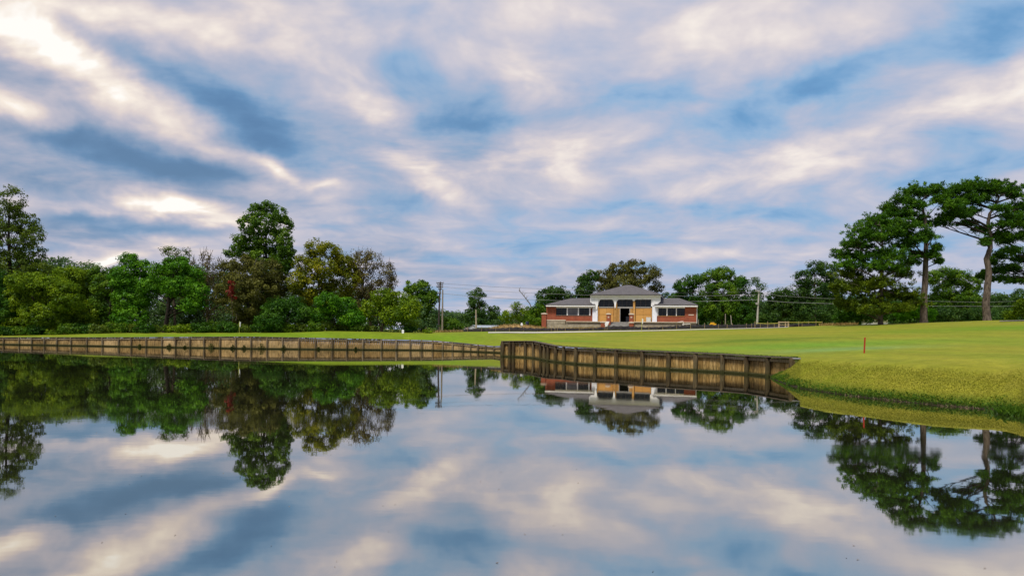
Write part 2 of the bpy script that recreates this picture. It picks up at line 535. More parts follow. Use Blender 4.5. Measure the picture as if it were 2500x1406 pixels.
BOARD = wood_material('weathered_tan_board', (.30, .18, .06), (.55, .37, .155), (.70, .50, .25), 0.80)
POSTM = wood_material('weathered_grey_post', (.045, .034, .018), (.11, .085, .045), (.20, .16, .09), 0.85)
CAPM = simple('weathered_cap_board', (.16, .13, .10), 0.9, 0.1, 0.35, 3.0, dirt=(.06, .05, .04))

# ------------------------------------------------------------------ shoreline and terrain
LW = [(-900, 828), (-300, 836), (-150, 838.5), (0, 841), (250, 845.5), (600, 851.5), (860, 854), (1050, 855.5), (1130, 858), (1207, 861), (1227, 862)]
LC = [(-900, 815), (-300, 821), (-150, 822), (0, 823), (250, 823), (600, 821), (860, 826), (1050, 830), (1130, 837), (1207, 844.5), (1227, 843.5)]
RW = [(1229, 870.4), (1283, 872.8), (1304, 874.5), (1322, 878), (1339, 881.5), (1358, 884), (1379, 886), (1408, 889), (1454, 892), (1506, 894.6), (1570, 899), (1633, 902.5),
      (1699, 906), (1765, 909.5), (1826, 914), (1878, 919.5), (1936, 926)]
RC = [(1229, 832), (1283, 831.5), (1304, 832), (1322, 835.5), (1339, 839), (1358, 843), (1379, 845), (1408, 847), (1454, 849.6), (1506, 852), (1570, 854.8), (1633, 857.5),
      (1699, 860), (1765, 863), (1826, 867), (1878, 869.5), (1960, 873)]
BK = [(1878, 926), (1937, 945), (2014, 957), (2090, 967.5), (2167, 976), (2270, 987), (2372, 996), (2449, 1000), (2490, 1008), (2540, 1030), (2620, 1070), (2800, 1150), (3400, 1400)]


def ip(tab, x):
    return float(np.interp(x, [a for a, b in tab], [b for a, b in tab]))


def wall_pt(px, W_, C_):
    wy = ip(W_, px)
    D = WD(px, wy)
    p = P(px, wy, D)
    hxc, hyc = hv(px, ip(C_, px))
    zc_ = CAMZ - D * hyc / F
    return Vector((p.x, p.y, 0)), max(0.5, zc_)


CTRL = []
for x in (-900, -300, 0, 130, 250, 400, 600, 750, 860, 960, 1050, 1130, 1207):
    p, z = wall_pt(x, LW, LC)
    CTRL.append((p.x, p.y, z))
for x in (1229, 1304, 1358, 1408, 1454, 1506, 1570, 1633, 1699, 1765, 1826, 1878, 1936):
    p, z = wall_pt(x, RW, RC)
    CTRL.append((p.x, p.y, z))
for px, py, D in [(-300, 822, 112), (0, 822, 108), (100, 820.5, 107), (200, 817, 107), (300, 812.5, 113), (450, 811.5, 114), (600, 811.5, 114), (700, 812, 113),
                  (800, 808, 109), (900, 811, 109), (1000, 815, 109), (1060, 814.5, 111), (1150, 812.5, 111), (1230, 812.3, 110), (1280, 812.4, 110), (1480, 809.4, 110),
                  (1600, 807.5, 110), (1780, 803.2, 110), (1900, 800.3, 108), (1516, 801, 121), (1400, 803, 119), (1700, 799, 118),
                  (2000, 795.5, 106), (2140, 792, 100), (2300, 786.5, 99), (2410, 782, 99), (2500, 781, 99), (2800, 775, 99),
                  (2110, 862, 43.6), (2231, 870, 40), (2400, 877, 36.5), (2500, 882, 34), (2600, 893, 31), (2800, 930, 26), (3300, 980, 22),
                  (2110, 830, 62), (2300, 822, 62), (2500, 833, 55), (1800, 829, 70), (1500, 830, 80), (1650, 836, 74)]:
    q = P(px, py, D)
    CTRL.append((q.x, q.y, q.z))
for x, y, z in [(-110, 130, 1.7), (-70, 132, 1.9), (-30, 132, 2.0), (0, 140, 2.6), (25, 150, 3.6), (60, 140, 4.3), (100, 130, 5.4), (-200, 200, 2.2), (-80, 220, 2.4),
                (0, 240, 3.0), (80, 230, 4.2), (200, 220, 5.4), (-300, 500, 3), (0, 560, 4), (300, 500, 6)]:
    CTRL.append((x, y, z))
CT_ = np.array(CTRL)
CT2 = CT_.copy()
CT2[:, :2] /= 50.0
A_ = np.linalg.norm(CT2[:, None, :2] - CT2[None, :, :2], axis=2)
Kf = lambda r: r            # linear kernel: no overshoot
Mx = Kf(A_) + np.eye(len(CT2)) * -0.002
Bx = np.block([[Mx, np.ones((len(CT2), 1))], [np.ones((1, len(CT2))), np.zeros((1, 1))]])
WT = np.linalg.solve(Bx, np.append(CT2[:, 2], 0.0))


def terr(X, Y):
    q = np.stack([np.asarray(X, float) / 50.0, np.asarray(Y, float) / 50.0], -1)
    sh = q.shape[:-1]
    q = q.reshape(-1, 2)
    r = np.linalg.norm(q[:, None, :] - CT2[None, :, :2], axis=2)
    z = Kf(r) @ WT[:-1] + WT[-1]
    return np.clip(z, 0.8, 9.0).reshape(sh)


def gz(x, y):
    return float(terr([x], [y])[0])


def ground_patch(cols, rows_off, hard, tail):
    pass


def shore(px, tab):
    wy = ip(tab, px)
    D = WD(px, wy)
    return P(px, wy, D)


gv, gf = [], []


def grid_patch(pts):
    """pts (rows, cols, 3)"""
    b = sum(len(a) for a in gv)
    r, c, _ = pts.shape
    gv.append(pts.reshape(-1, 3))
    i = np.arange(r - 1)[:, None] * c + np.arange(c - 1)[None, :]
    q = np.stack([i, i + 1, i + c + 1, i + c], -1).reshape(-1, 4) + b
    gf.append(q)


OFF = np.array([0.0, 0.25, 0.6, 1.0, 1.6, 2.4, 3.4, 4.6, 6, 8, 10, 12, 14, 16, 18, 20, 23, 26, 30, 35, 40, 46, 52, 60, 70, 82, 95, 110, 130, 160, 200, 260, 350, 500, 800])


def inland(px_list, W_, C_, bank=False):
    cols = []
    for px in px_list:
        if bank:
            s = shore(px, BK)
            k = np.array(s.xy) / s.y
            offs = np.concatenate([[-1.2, -0.5, -0.15], np.array([0, .12, .3, .55, .9, 1.3, 1.8, 2.4, 3, 3.7, 4.5, 5.4, 6.4, 7.5, 8.7]), OFF[OFF > 9.5]])
            Y = s.y + offs
            XY = np.stack([k[0] * Y, Y], -1)
            z = terr(XY[:, 0], XY[:, 1])
            n = len(offs)
            t_ = np.clip(offs / 7.0, 0, 1)
            prof = 1.55 * (1 - (1 - t_) ** 1.9)
            prof = np.where(offs < 0, offs * 0.5, prof + 0.10 * np.clip(offs / 0.3, 0, 1))
            w = np.clip((offs - 3.5) / 5.0, 0, 1)
            w = w * w * (3 - 2 * w)
            z = prof * (1 - w) + z * w
        else:
            s, zc_ = wall_pt(px, W_, C_)
            k = np.array(s.xy) / s.y
            offs = OFF + 0.22
            Y = s.y + offs
            XY = np.stack([k[0] * Y, Y], -1)
            z = terr(XY[:, 0], XY[:, 1])
            w = np.clip(offs / 4.0, 0, 1)
            z = (zc_ - 0.02) * (1 - w) + z * w
        cols.append(np.concatenate([XY, z[:, None]], 1))
    arr = np.array(cols)            # cols, rows, 3
    return arr.transpose(1, 0, 2)


def rows_noise(a, amp):
    x, y = a[..., 0], a[..., 1]
    a[..., 2] += amp * (np.sin(x * 1.3 + 0.7 * y) * 0.35 + np.sin(x * 0.51 - y * 0.83 + 1.2) * 0.5 + np.sin(x * 2.9 + y * 2.1) * 0.2)
    return a


grid_patch(inland(list(np.arange(-900, 1224, 12)) + [1227, 1228.6], LW, LC))
grid_patch(inland([1227.9, 1229] + list(np.arange(1234, 1964, 6)), RW, RC))
bk = inland(list(np.arange(1954, 2560, 5)) + list(np.arange(2560, 3400, 25)), None, None, True)
low = bk.copy()
msk = (bk[..., 2] > 0.15) & (bk[..., 1] < 46)
rn = rows_noise(bk.copy(), 0.05)
bk[msk] = rn[msk]
grid_patch(bk)
# the toe of the bank that wraps round in front of the end of the wall
toe = []
for px in np.arange(1872, 1958, 3.0):
    wx = min(px, 1936)
    wp, zc_ = wall_pt(wx, RW, RC)
    s = shore(max(px, 1878), BK)
    u = (px - 1250) / F
    Dw = wp.y + 0.12
    Ds = min(s.y, Dw - 0.02) if px >= 1878 else Dw - 0.02
    zt = float(np.interp(px, [1872, 1880, 1888, 1911, 1937, 1957], [-0.35, -0.02, .10, .42, .90, 1.38]))
    row = []
    for i in range(14):
        t = i / 13.0
        Y = (Ds - 0.5) + (Dw - Ds + 0.5) * t
        z = -0.25 + (zt + 0.25) * (1 - (1 - t) ** 1.7)
        row.append((u * Y + 0.0, Y, z))
    toe.append(row)
toe = np.array(toe).transpose(1, 0, 2)
grid_patch(toe)
me = np_mesh('grass_ground', np.concatenate(gv), np.concatenate(gf), smooth=True)
ground = tag(link_mesh('ground', me, TURF), kind='structure')

# pond bed far below is not visible; the water sheet covers the whole pond
WATER = water_material()
wm = MB()
wm.poly([(-400, -60, 0), (400, -60, 0), (400, 60, 0), (60, 118, 0), (-400, 230, 0)])
tag(wm.build('water', WATER), kind='structure')
bed = MB()
bed.poly([(-400, -60, -1.6), (400, -60, -1.6), (400, 60, -1.6), (60, 118, -1.6), (-400, 230, -1.6)])
tag(bed.build('pond_bed', simple('pond_mud', (.05, .04, .025), 0.9)), kind='structure')

# ------------------------------------------------------------------ timber retaining walls
LP = [-146, -110, -80, -50, -20, 10, 48, 78, 109, 140, 174, 213, 251, 290, 321, 358, 396, 429, 464, 499, 538, 576, 613, 652, 690, 730, 770, 811, 846, 886, 931, 967, 1001, 1029,
      1057, 1082, 1106, 1131, 1150, 1168, 1187, 1207, 1225]
RP = [1229.5, 1246, 1255, 1284, 1304, 1322, 1331, 1340, 1358, 1379, 1408, 1454, 1506, 1570, 1633, 1699, 1765, 1826, 1878, 1936]

cube = bpy.data.meshes.new('board')
_m = MB().box(-.5, .5, -.5, .5, 0, 1)
cube.from_pydata(_m.v, [], _m.f)
cube.update()
BOARDR = wood_material('weathered_golden_board', (.26, .15, .045), (.54, .34, .115), (.70, .48, .20), 0.80)
cube.materials.append(BOARDR)
rail_me = cube.copy()
rail_me.name = 'rail'
rail_me.materials.clear()
rail_me.materials.append(wood_material('pale_rail_wood', (.26, .19, .09), (.46, .35, .19), (.60, .48, .29), 0.6))
cap_me = cube.copy()
cap_me.name = 'cap_board'
cap_me.materials.clear()
cap_me.materials.append(CAPM)


def post_mesh(seed, r=0.15):
    rr = random.Random(seed)
    v, f = [], []
    zs = [0, .1, .3, .55, .8, .95, 1.0]
    for i, z in enumerate(zs):
        k = 1.0 if z < .97 else 0.82
        for j in range(8):
            a = 2 * math.pi * (j + .5) / 8
            q = r * k * (1 + rr.uniform(-.10, .10))
            v.append((q * math.cos(a) + 0.02 * math.sin(z * 3 + seed), q * math.sin(a), z))
    for i in range(len(zs) - 1):
        for j in range(8):
            j2 = (j + 1) % 8
            f.append((i * 8 + j, i * 8 + j2, (i + 1) * 8 + j2, (i + 1) * 8 + j))
    f.append(tuple(range((len(zs) - 1) * 8, len(zs) * 8)))
    m = bpy.data.meshes.new('post')
    m.from_pydata(v, [], f)
    m.update()
    m.materials.append(POSTM)
    return m


posts = [post_mesh(s) for s in range(5)]
rnd = random.Random(5)


def put(me_, name, parent, loc, scale, rz, rx=0.0):
    o = bpy.data.objects.new(name, me_)
    COL.objects.link(o)
    o.parent = parent
    o.location = loc
    o.scale = scale
    o.rotation_euler = (rx, 0, rz)
    return o


def timber_wall(root, posts_px, W_, C_, board_w, single, post_r=1.0, extra_first=None, cap_w=.50, pm=None):
    pts = [wall_pt(p, W_, C_) for p in posts_px]
    if extra_first is not None:
        pts = extra_first + pts
    org = root.location
    for i, (p, z) in enumerate(pts):
        # post stands proud of the boards on the water side
        a = pts[max(i - 1, 0)][0]
        b = pts[min(i + 1, len(pts) - 1)][0]
        d = (b - a).normalized()
        n = Vector((d.y, -d.x, 0))
        q = p + n * 0.10 - org
        put((pm or posts)[rnd.randrange(5)], 'post', root, (q.x, q.y, -0.7 - org.z), (post_r, post_r, z + 0.7 - 0.07), rnd.uniform(0, 6.2), rnd.uniform(-.012, .012))
        if i == len(pts) - 1:
            break
        p2, z2 = pts[i + 1]
        d = p2 - p
        L = d.length
        d.normalize()
        n = Vector((d.y, -d.x, 0))
        ang = math.atan2(d.y, d.x)
        nb = max(2, int(round(L / board_w)))
        w = L / nb
        if single:
            for k in range(nb):
                c = p + d * (w * (k + .5)) - n * (0.10 + rnd.uniform(0, .05)) - org
                zz = z + (z2 - z) * (k + .5) / nb
                put(cube, 'board', root, (c.x, c.y, -0.6), (w - 0.014 - rnd.uniform(0, .02), 0.05, zz + 0.6 - 0.12 - rnd.uniform(0, .05)), ang + rnd.uniform(-.02, .02))
        else:
            mb = MB()
            for k in range(nb):
                t0, t1 = w * k + .01, w * (k + 1) - .012
                yo = rnd.uniform(0, .035)
                zz = z + (z2 - z) * (k + .5) / nb
                mb.box(t0, t1, yo, yo + .05, -.6, zz - .12 - rnd.uniform(0, .04))
            o = mb.build('board_panel', BOARD, root)
            o.location = p - org
            o.rotation_euler = (0, 0, ang)
            o['kind'] = 'stuff'
        # upper waler, lower sill, cap plank between posts
        mid = (p + p2) / 2
        sl = math.atan2(z2 - z, L)
        for nm, me_, dz, h, th, off, ln in (('rail', rail_me, -0.36, .20, .08, .05, L - .16), ('sill', rail_me, 0.06, .13, .06, .05, L - .16), ('cap_board', cap_me, -0.065, .065, cap_w, .04, L + .01)):
            base_z = (z + z2) / 2 + dz if nm != 'sill' else 0.03 + rnd.uniform(0, .03)
            c = mid + n * off - org
            o = put(me_, nm, root, (c.x, c.y, base_z), (ln, th, h), ang)
            if nm != 'sill':
                o.rotation_euler = (0, -sl, ang)
    return pts


lw = tag(empty('retaining_wall', (0, 0, 0)), 'long far tan timber retaining wall with regular posts along the left green', 'wall')
POSTL = wood_material('weathered_tan_post', (.14, .10, .06), (.26, .20, .12), (.38, .31, .20), 0.6)
posts_l = []
for _p in posts:
    _q = _p.copy()
    _q.materials.clear()
    _q.materials.append(POSTL)
    posts_l.append(_q)
timber_wall(lw, LP, LW, LC, 0.30, False, 0.85, cap_w=.34, pm=posts_l)
rw = tag(empty('retaining_wall', (0, 0, 0)), 'nearer dark-posted timber retaining wall curving in front of the fairway below the clubhouse', 'wall')
p0, z0 = wall_pt(1229.5, RW, RC)
backs = []
for k in range(6, 0, -1):
    q = p0 + Vector((p0.x / p0.y * 2.1 * k - 0.03 * k, 2.1 * k, 0))
    backs.append((q, z0 - 0.12 * k))
timber_wall(rw, RP, RW, RC, 0.27, True, 1.25, backs)
# pale end plate of the cap
pe, ze = wall_pt(1936, RW, RC)
q = P(1945, 872, pe.y - .1)
o = put(cube.copy(), 'end_cap', rw, (q.x + .12, q.y + .05, ze - .10), (.75, .40, .05), -0.25)
o.data.materials.clear()
o.data.materials.append(simple('pale_grey_plate', (.42, .42, .44), 0.5))


# ------------------------------------------------------------------ foliage generator
RG = np.random.default_rng(11)


def unit(v):
    return v / (np.linalg.norm(v, axis=-1, keepdims=True) + 1e-9)


def leaves_mesh(name, centers, outward, cr, nleaf, lsize, lw_=0.62, flat=0.75, radial=False, tint_c=None):
    n = len(centers)
    tot = n * nleaf
    c = np.repeat(centers, nleaf, 0)
    o = np.repeat(outward, nleaf, 0)
    d = unit(RG.normal(size=(tot, 3)))
    rad = np.repeat(cr, nleaf) * RG.uniform(0.35, 1.0, tot) ** 0.6
    pos = c + d * rad[:, None] * np.array([1, 1, flat])
    if radial:
        ax = unit(d + 0.35 * RG.normal(size=(tot, 3)) + np.array([0, 0, .25]))
        nr = unit(np.cross(ax, RG.normal(size=(tot, 3))))
    else:
        nr = unit(d * 0.9 + o * 0.6 + 0.75 * RG.normal(size=(tot, 3)) + np.array([0, 0, 0.35]))
        ax = unit(np.cross(nr, RG.normal(size=(tot, 3))))
    bt = np.cross(nr, ax)
    L = lsize * RG.uniform(0.6, 1.25, tot)[:, None]
    v = np.empty((tot, 4, 3), dtype=np.float32)
    v[:, 0] = pos - ax * L * 0.5
    v[:, 1] = pos + bt * L * lw_ * 0.5 + nr * L * 0.08
    v[:, 2] = pos + ax * L * 0.5
    v[:, 3] = pos - bt * L * lw_ * 0.5 + nr * L * 0.08
    f = np.arange(tot * 4, dtype=np.int32).reshape(-1, 4)
    tc_ = tint_c if tint_c is not None else RG.uniform(0.15, 0.85, n)
    tint = np.repeat(np.clip(np.repeat(tc_, nleaf) + RG.normal(size=tot) * 0.14, 0, 1), 4)
    return np_mesh(name, v.reshape(-1, 3), f, attrs={'tint': tint})


def lobes_world(lobes, D, depth=1.0, jitter=0.0):
    out = []
    for l in lobes:
        px, py, rx, ry = l[:4]
        dd = l[4] if len(l) > 4 else RG.uniform(-jitter, jitter)
        c = P(px, py, D + dd)
        k = (D + dd) / F
        out.append((np.array(c), np.array([rx * k, max(rx, ry) * k * 0.9 * depth, ry * k])))
    return out


def clump_points(lw_, cr, cover, inner=0.55):
    cs, os_, rs = [], [], []
    for c, r in lw_:
        area = 4 * math.pi * ((r[0] * r[1]) ** 1.6 / 3 + (r[0] * r[2]) ** 1.6 / 3 + (r[1] * r[2]) ** 1.6 / 3) ** (1 / 1.6)
        n = max(5, int(cover * area / (math.pi * cr * cr)))
        d = unit(RG.normal(size=(n, 3)))
        k = RG.uniform(inner, 1.0, n) ** 0.7
        cs.append(c + d * r * k[:, None] * 0.93)
        os_.append(d)
        rs.append(cr * RG.uniform(0.55, 1.25, n))
    return np.concatenate(cs), np.concatenate(os_), np.concatenate(rs)


def limb(mb, a, b, r0, r1, sides=5, sag=0.15, seg=4):
    a, b = Vector(a), Vector(b)
    L = (b - a).length
    m = a.lerp(b, 0.5) + Vector((rnd.uniform(-.1, .1) * L, rnd.uniform(-.1, .1) * L, L * sag))
    pts, rr = [], []
    for i in range(seg + 1):
        t = i / seg
        p = a * (1 - t) ** 2 + m * 2 * t * (1 - t) + b * t * t
        pts.append(p)
        rr.append(r0 + (r1 - r0) * t)
    mb.tube(pts, rr, sides, cap=False)
    return pts


def tree(name, label, pal, D, base, lobes, cat='tree', group=None, cr=0.85, nleaf=70, lsize=0.31, cover=2.05, bark=None, trunk_r=None, jitter=2.2,
         twigs=0, stems=1, limbs=22, trunk_top=None, inner=0.55, depth=1.0, lsh=0.62):
    b = P(base[0], base[1], D)
    bz = gz(b.x, b.y)
    B = Vector((b.x, b.y, bz))
    root = empty(name, B)
    tag(root, label, cat, group)
    lwd = lobes_world(lobes, D, depth, jitter)
    cs, os_, rs = clump_points(lwd, cr, cover, inner)
    top = max(c[2] + r[2] for c, r in lwd)
    cx = np.mean([c[0] for c, r in lwd])
    keep = cs[:, 2] > bz + 0.1
    cs, os_, rs = cs[keep], os_[keep], rs[keep]
    # lumps differ in tone so that the crown reads in light and dark masses
    tint = np.clip(0.5 + 0.24 * RG.normal(size=len(cs)), 0.02, 0.98)
    me_ = leaves_mesh('crown', cs - np.array(B), os_, rs, nleaf, lsize, tint_c=tint, lw_=lsh)
    link_mesh('crown' if cat == 'tree' else 'foliage', me_, PAL[pal], root)
    mb = MB()
    H = top - bz
    tr = trunk_r or max(0.06, H * 0.017)
    if trunk_top is None:
        hi = max(lwd, key=lambda e: e[0][2])
        tp = Vector(hi[0]) - B
    else:
        tp = P(trunk_top[0], trunk_top[1], D) - B
    for s in range(stems):
        off = Vector((rnd.uniform(-1, 1), rnd.uniform(-.6, .6), 0)) * (0.12 * H if stems > 1 else 0)
        st = Vector((off.x * .15, off.y * .15, -0.3))
        e = Vector((tp.x + off.x * 2, tp.y + off.y, tp.z * (1 if s == 0 else rnd.uniform(.6, .9))))
        n = 7
        pts, rr = [], []
        for i in range(n + 1):
            t = i / n
            p = st.lerp(e, t)
            p.x = st.x + (e.x - st.x) * t ** 1.4 + math.sin(t * 5 + s) * 0.012 * H * (t > 0)
            p.y += math.cos(t * 4 + s * 2) * 0.008 * H
            pts.append(p)
            rr.append(tr * (1.25 if i == 0 else (1 - t) ** 0.8 * 0.95 + 0.1))
        mb.tube(pts, rr, 8, cap=False)
        if s == 0:
            main = pts
    if limbs:
        idx = RG.choice(len(cs), size=min(limbs, len(cs)), replace=False)
        for j in idx:
            q = Vector(cs[j]) - B
            t = min(0.92, max(0.22, (q.z / max(tp.z, .1)) * 0.72))
            k = t * (len(main) - 1)
            i0 = min(int(k), len(main) - 2)
            a = main[i0].lerp(main[i0 + 1], k - i0)
            limb(mb, a, q, tr * 0.34 * (1 - t * .6), 0.02, 4)
    if twigs:
        idx = RG.choice(len(cs), size=min(twigs, len(cs)), replace=False)
        for j in idx:
            q = Vector(cs[j]) - B
            for _ in range(3):
                e = q + Vector((rnd.uniform(-.7, .7), rnd.uniform(-.6, .6), rnd.uniform(.3, 1.5)))
                mb.tube([q - (e - q) * 0.8, q.lerp(e, .5) + Vector((rnd.uniform(-.1, .1), 0, 0)), e], [.045, .032, .015], 3, cap=False)
    mb.build('trunk' if cat == 'tree' else 'stem', bark or BARK, root, smooth=True)
    return root


# --- left wood
tree('broadleaf_tree', 'tall airy green tree cut by the left edge of the frame', 'olive', 126, (20, 818),
     [(30, 487, 26, 34), (15, 530, 45, 40), (60, 545, 38, 34), (85, 575, 24, 22), (20, 590, 62, 48), (75, 620, 38, 34), (100, 660, 30, 20), (30, 660, 62, 50), (-45, 560, 50, 70), (-60, 650, 50, 60), (20, 730, 60, 45)],
     nleaf=40, cover=1.25, lsize=.32, cr=.78, twigs=25, bark=BARKD, limbs=34)
tree('broadleaf_tree', 'yellow-green rounded tree at far left in front of the tall edge tree', 'yellowgreen', 116, (105, 817),
     [(70, 690, 52, 26), (120, 700, 52, 30), (160, 725, 42, 42), (55, 735, 52, 44), (115, 765, 60, 42), (60, 790, 50, 26)], limbs=14)
tree('broadleaf_tree', 'dark tree low against the left frame edge', 'deep', 118, (-10, 820), [(-30, 700, 60, 48), (5, 755, 50, 50), (-50, 770, 60, 45)], bark=BARKD)
tree('broadleaf_tree', 'pale yellow-green tree second from the left behind the bank shrubs', 'yellowgreen', 121, (195, 815),
     [(180, 672, 36, 22), (205, 690, 38, 32), (180, 735, 42, 42), (210, 770, 42, 36), (150, 668, 22, 16)])
tree('broadleaf_tree', 'dark green tree with brownish crown tip left of the bright pair', 'green', 120, (262, 815),
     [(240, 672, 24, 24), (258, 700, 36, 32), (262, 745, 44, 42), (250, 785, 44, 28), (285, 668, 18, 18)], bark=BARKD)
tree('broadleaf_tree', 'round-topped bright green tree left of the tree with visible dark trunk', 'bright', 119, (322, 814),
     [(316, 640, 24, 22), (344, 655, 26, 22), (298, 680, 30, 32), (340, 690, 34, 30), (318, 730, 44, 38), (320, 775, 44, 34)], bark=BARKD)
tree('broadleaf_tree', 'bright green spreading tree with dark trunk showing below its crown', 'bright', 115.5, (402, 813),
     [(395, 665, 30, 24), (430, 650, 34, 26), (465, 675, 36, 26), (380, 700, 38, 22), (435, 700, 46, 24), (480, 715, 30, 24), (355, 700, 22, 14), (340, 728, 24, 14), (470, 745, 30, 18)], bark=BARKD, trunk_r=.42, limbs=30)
tree('broadleaf_tree', 'thin-crowned olive tree peeking above the bright spreading tree', 'olive', 125, (425, 813),
     [(412, 614, 26, 13), (446, 624, 22, 20), (430, 650, 38, 24), (430, 700, 40, 40)], nleaf=30, cover=1.2, twigs=14)
tree('broadleaf_tree', 'wispy half-bare brown tree left of the tall tree', 'brown', 122, (505, 813),
     [(490, 640, 24, 30), (520, 655, 28, 34), (500, 700, 36, 34), (520, 750, 36, 34)], nleaf=22, cover=1.1, twigs=60, lsize=.26, limbs=40)
tree('broadleaf_tree', 'olive-brown dense tree below the tall tree with pale branches', 'olivebrown', 118.5, (605, 812),
     [(560, 660, 30, 26), (600, 645, 36, 24), (650, 660, 38, 28), (580, 695, 40, 34), (640, 705, 46, 38), (600, 745, 46, 34), (545, 720, 22, 30), (680, 700, 26, 36), (620, 785, 50, 24)],
     bark=BARKL, nleaf=60, limbs=46, twigs=16)
tree('poplar_tree', 'tallest columnar green tree rising above the left wood', 'green', 123, (642, 812),
     [(570, 615, 22, 16), (605, 622, 30, 22), (702, 625, 18, 34), (655, 508, 26, 18), (628, 517, 22, 22), (684, 524, 18, 22), (608, 545, 26, 28), (645, 545, 34, 30), (692, 556, 22, 32), (585, 588, 22, 18), (615, 590, 34, 34), (655, 590, 40, 34), (695, 600, 20, 34), (640, 630, 50, 26), (695, 645, 22, 40), (650, 665, 50, 34), (640, 720, 50, 46)],
     nleaf=50, cover=1.3, lsize=.32, cr=.68, limbs=44, bark=BARKD)
tree('broadleaf_tree', 'yellowing round-headed tree right of the tall columnar tree', 'autumn', 119, (785, 811),
     [(770, 606, 28, 20), (802, 614, 28, 20), (750, 645, 32, 30), (798, 655, 44, 30), (836, 645, 34, 28), (858, 680, 28, 28), (760, 700, 44, 32), (822, 710, 44, 30), (728, 690, 22, 34), (780, 750, 50, 34)],
     nleaf=62, cover=1.8, limbs=34, twigs=10)
tree('broadleaf_tree', 'dark low tree in front of the tall tree foot', 'deep', 114, (692, 812), [(672, 755, 34, 28), (712, 750, 36, 26), (745, 772, 36, 24), (660, 785, 40, 22)], bark=BARKD)
tree('broadleaf_tree', 'vivid dark-green low tree in front of the yellowing tree', 'bright', 113.5, (822, 811), [(800, 738, 30, 24), (835, 750, 36, 26), (790, 768, 34, 24), (860, 776, 34, 22)], bark=BARKD)
tree('broadleaf_tree', 'brown thinning tree with bare twigs at its top beside the pole side of the wood', 'brown', 121, (905, 811),
     [(868, 632, 32, 20), (910, 640, 30, 30), (942, 668, 22, 30), (895, 690, 40, 36), (930, 715, 34, 34), (890, 745, 44, 36), (862, 660, 26, 22), (955, 690, 14, 22)],
     nleaf=36, cover=1.35, twigs=90, lsize=.28, limbs=60)
tree('broadleaf_tree', 'low spreading yellow-green tree with several stems at the wood end', 'yellowgreen', 114.5, (932, 813),
     [(935, 728, 32, 24), (972, 735, 34, 28), (1000, 752, 24, 34), (958, 768, 40, 24), (905, 755, 28, 26), (1000, 788, 22, 18)], stems=4, limbs=30, nleaf=50)
tree('broadleaf_tree', 'medium green tree just left of the two power poles', 'green', 150, (1030, 812),
     [(1003, 702, 20, 16), (1030, 704, 24, 20), (1048, 732, 24, 22), (1020, 740, 34, 30), (1058, 722, 10, 14), (1030, 780, 34, 28)], nleaf=50, lsize=.38)
vine = tree('creeper_vine', 'red creeper patch glowing among the olive-brown branches', 'red', 113.2, (566, 813), [(566, 695, 10, 12), (562, 712, 10, 12), (570, 728, 6, 10)], cat='vine', cr=.4, nleaf=16, lsize=.24, cover=1.0, limbs=4, trunk_r=.05, jitter=.3)
# --- middle distance
tree('broadleaf_tree', 'dark upright tree standing alone between the power poles and clubhouse', 'dark', 184, (1168, 806),
     [(1153, 722, 9, 16), (1172, 716, 15, 15), (1165, 742, 24, 16), (1185, 762, 28, 18), (1210, 752, 8, 8), (1206, 770, 14, 12), (1148, 770, 20, 20), (1175, 790, 34, 14)], nleaf=46, lsize=.42, cr=.9, cover=1.4)
tree('broadleaf_tree', 'round light green bush tree behind the two poles', 'green', 150, (1098, 812), [(1095, 790, 26, 16), (1112, 798, 20, 12)], limbs=8)
tree('broadleaf_tree', 'pale green tree left of the clubhouse behind the soil mound', 'yellowgreen', 150, (1275, 804),
     [(1262, 750, 14, 12), (1240, 772, 22, 16), (1282, 768, 24, 20), (1312, 782, 24, 18), (1300, 795, 30, 14)], nleaf=46)
tree('broadleaf_tree', 'mid green tree tight against the clubhouse left pillar', 'green', 142, (1305, 802), [(1312, 752, 16, 18), (1300, 775, 20, 18), (1322, 785, 16, 16)], nleaf=46)
tree('broadleaf_tree', 'dark rounded tree behind the left clubhouse wing', 'dark', 150, (1350, 802),
     [(1332, 722, 26, 16), (1358, 712, 26, 16), (1380, 726, 20, 16), (1345, 745, 40, 24), (1390, 745, 14, 16), (1350, 780, 44, 26)], nleaf=48, lsize=.38)
tree('broadleaf_tree', 'dark green tree left of the brown-topped tree behind the roof', 'dark', 149, (1432, 802),
     [(1424, 682, 15, 16), (1448, 674, 18, 15), (1430, 706, 26, 22), (1415, 730, 16, 18), (1440, 740, 30, 30)], nleaf=48, lsize=.38)
tree('broadleaf_tree', 'brown-topped autumn tree rising behind the central clubhouse roof', 'olivebrown', 146, (1535, 802),
     [(1478, 676, 24, 20), (1512, 658, 26, 20), (1552, 654, 30, 20), (1588, 668, 24, 24), (1530, 694, 56, 24), (1602, 700, 18, 16), (1485, 706, 30, 20), (1530, 740, 60, 34)],
     nleaf=56, cover=1.7, twigs=50, limbs=50, lsize=.34)
tree('broadleaf_tree', 'low dark tree in the gap right of the central roof', 'deep', 158, (1640, 800), [(1626, 730, 22, 14), (1650, 732, 22, 16), (1640, 765, 34, 28)])
G8 = None
tree('broadleaf_tree', 'large green tree just right of the clubhouse', 'deep', 136, (1690, 799), [(1662, 700, 18, 20), (1692, 686, 26, 18), (1680, 728, 36, 28), (1700, 765, 40, 28)])
tree('broadleaf_tree', 'broadest green tree in the group right of the clubhouse', 'green', 134, (1762, 799),
     [(1735, 676, 26, 16), (1768, 668, 28, 14), (1795, 688, 24, 18), (1755, 710, 46, 26), (1765, 752, 50, 32)])
tree('broadleaf_tree', 'green tree whose crown ends left of the leaning pole', 'deep', 133, (1812, 799), [(1812, 698, 22, 18), (1822, 730, 30, 26), (1808, 768, 38, 26)])
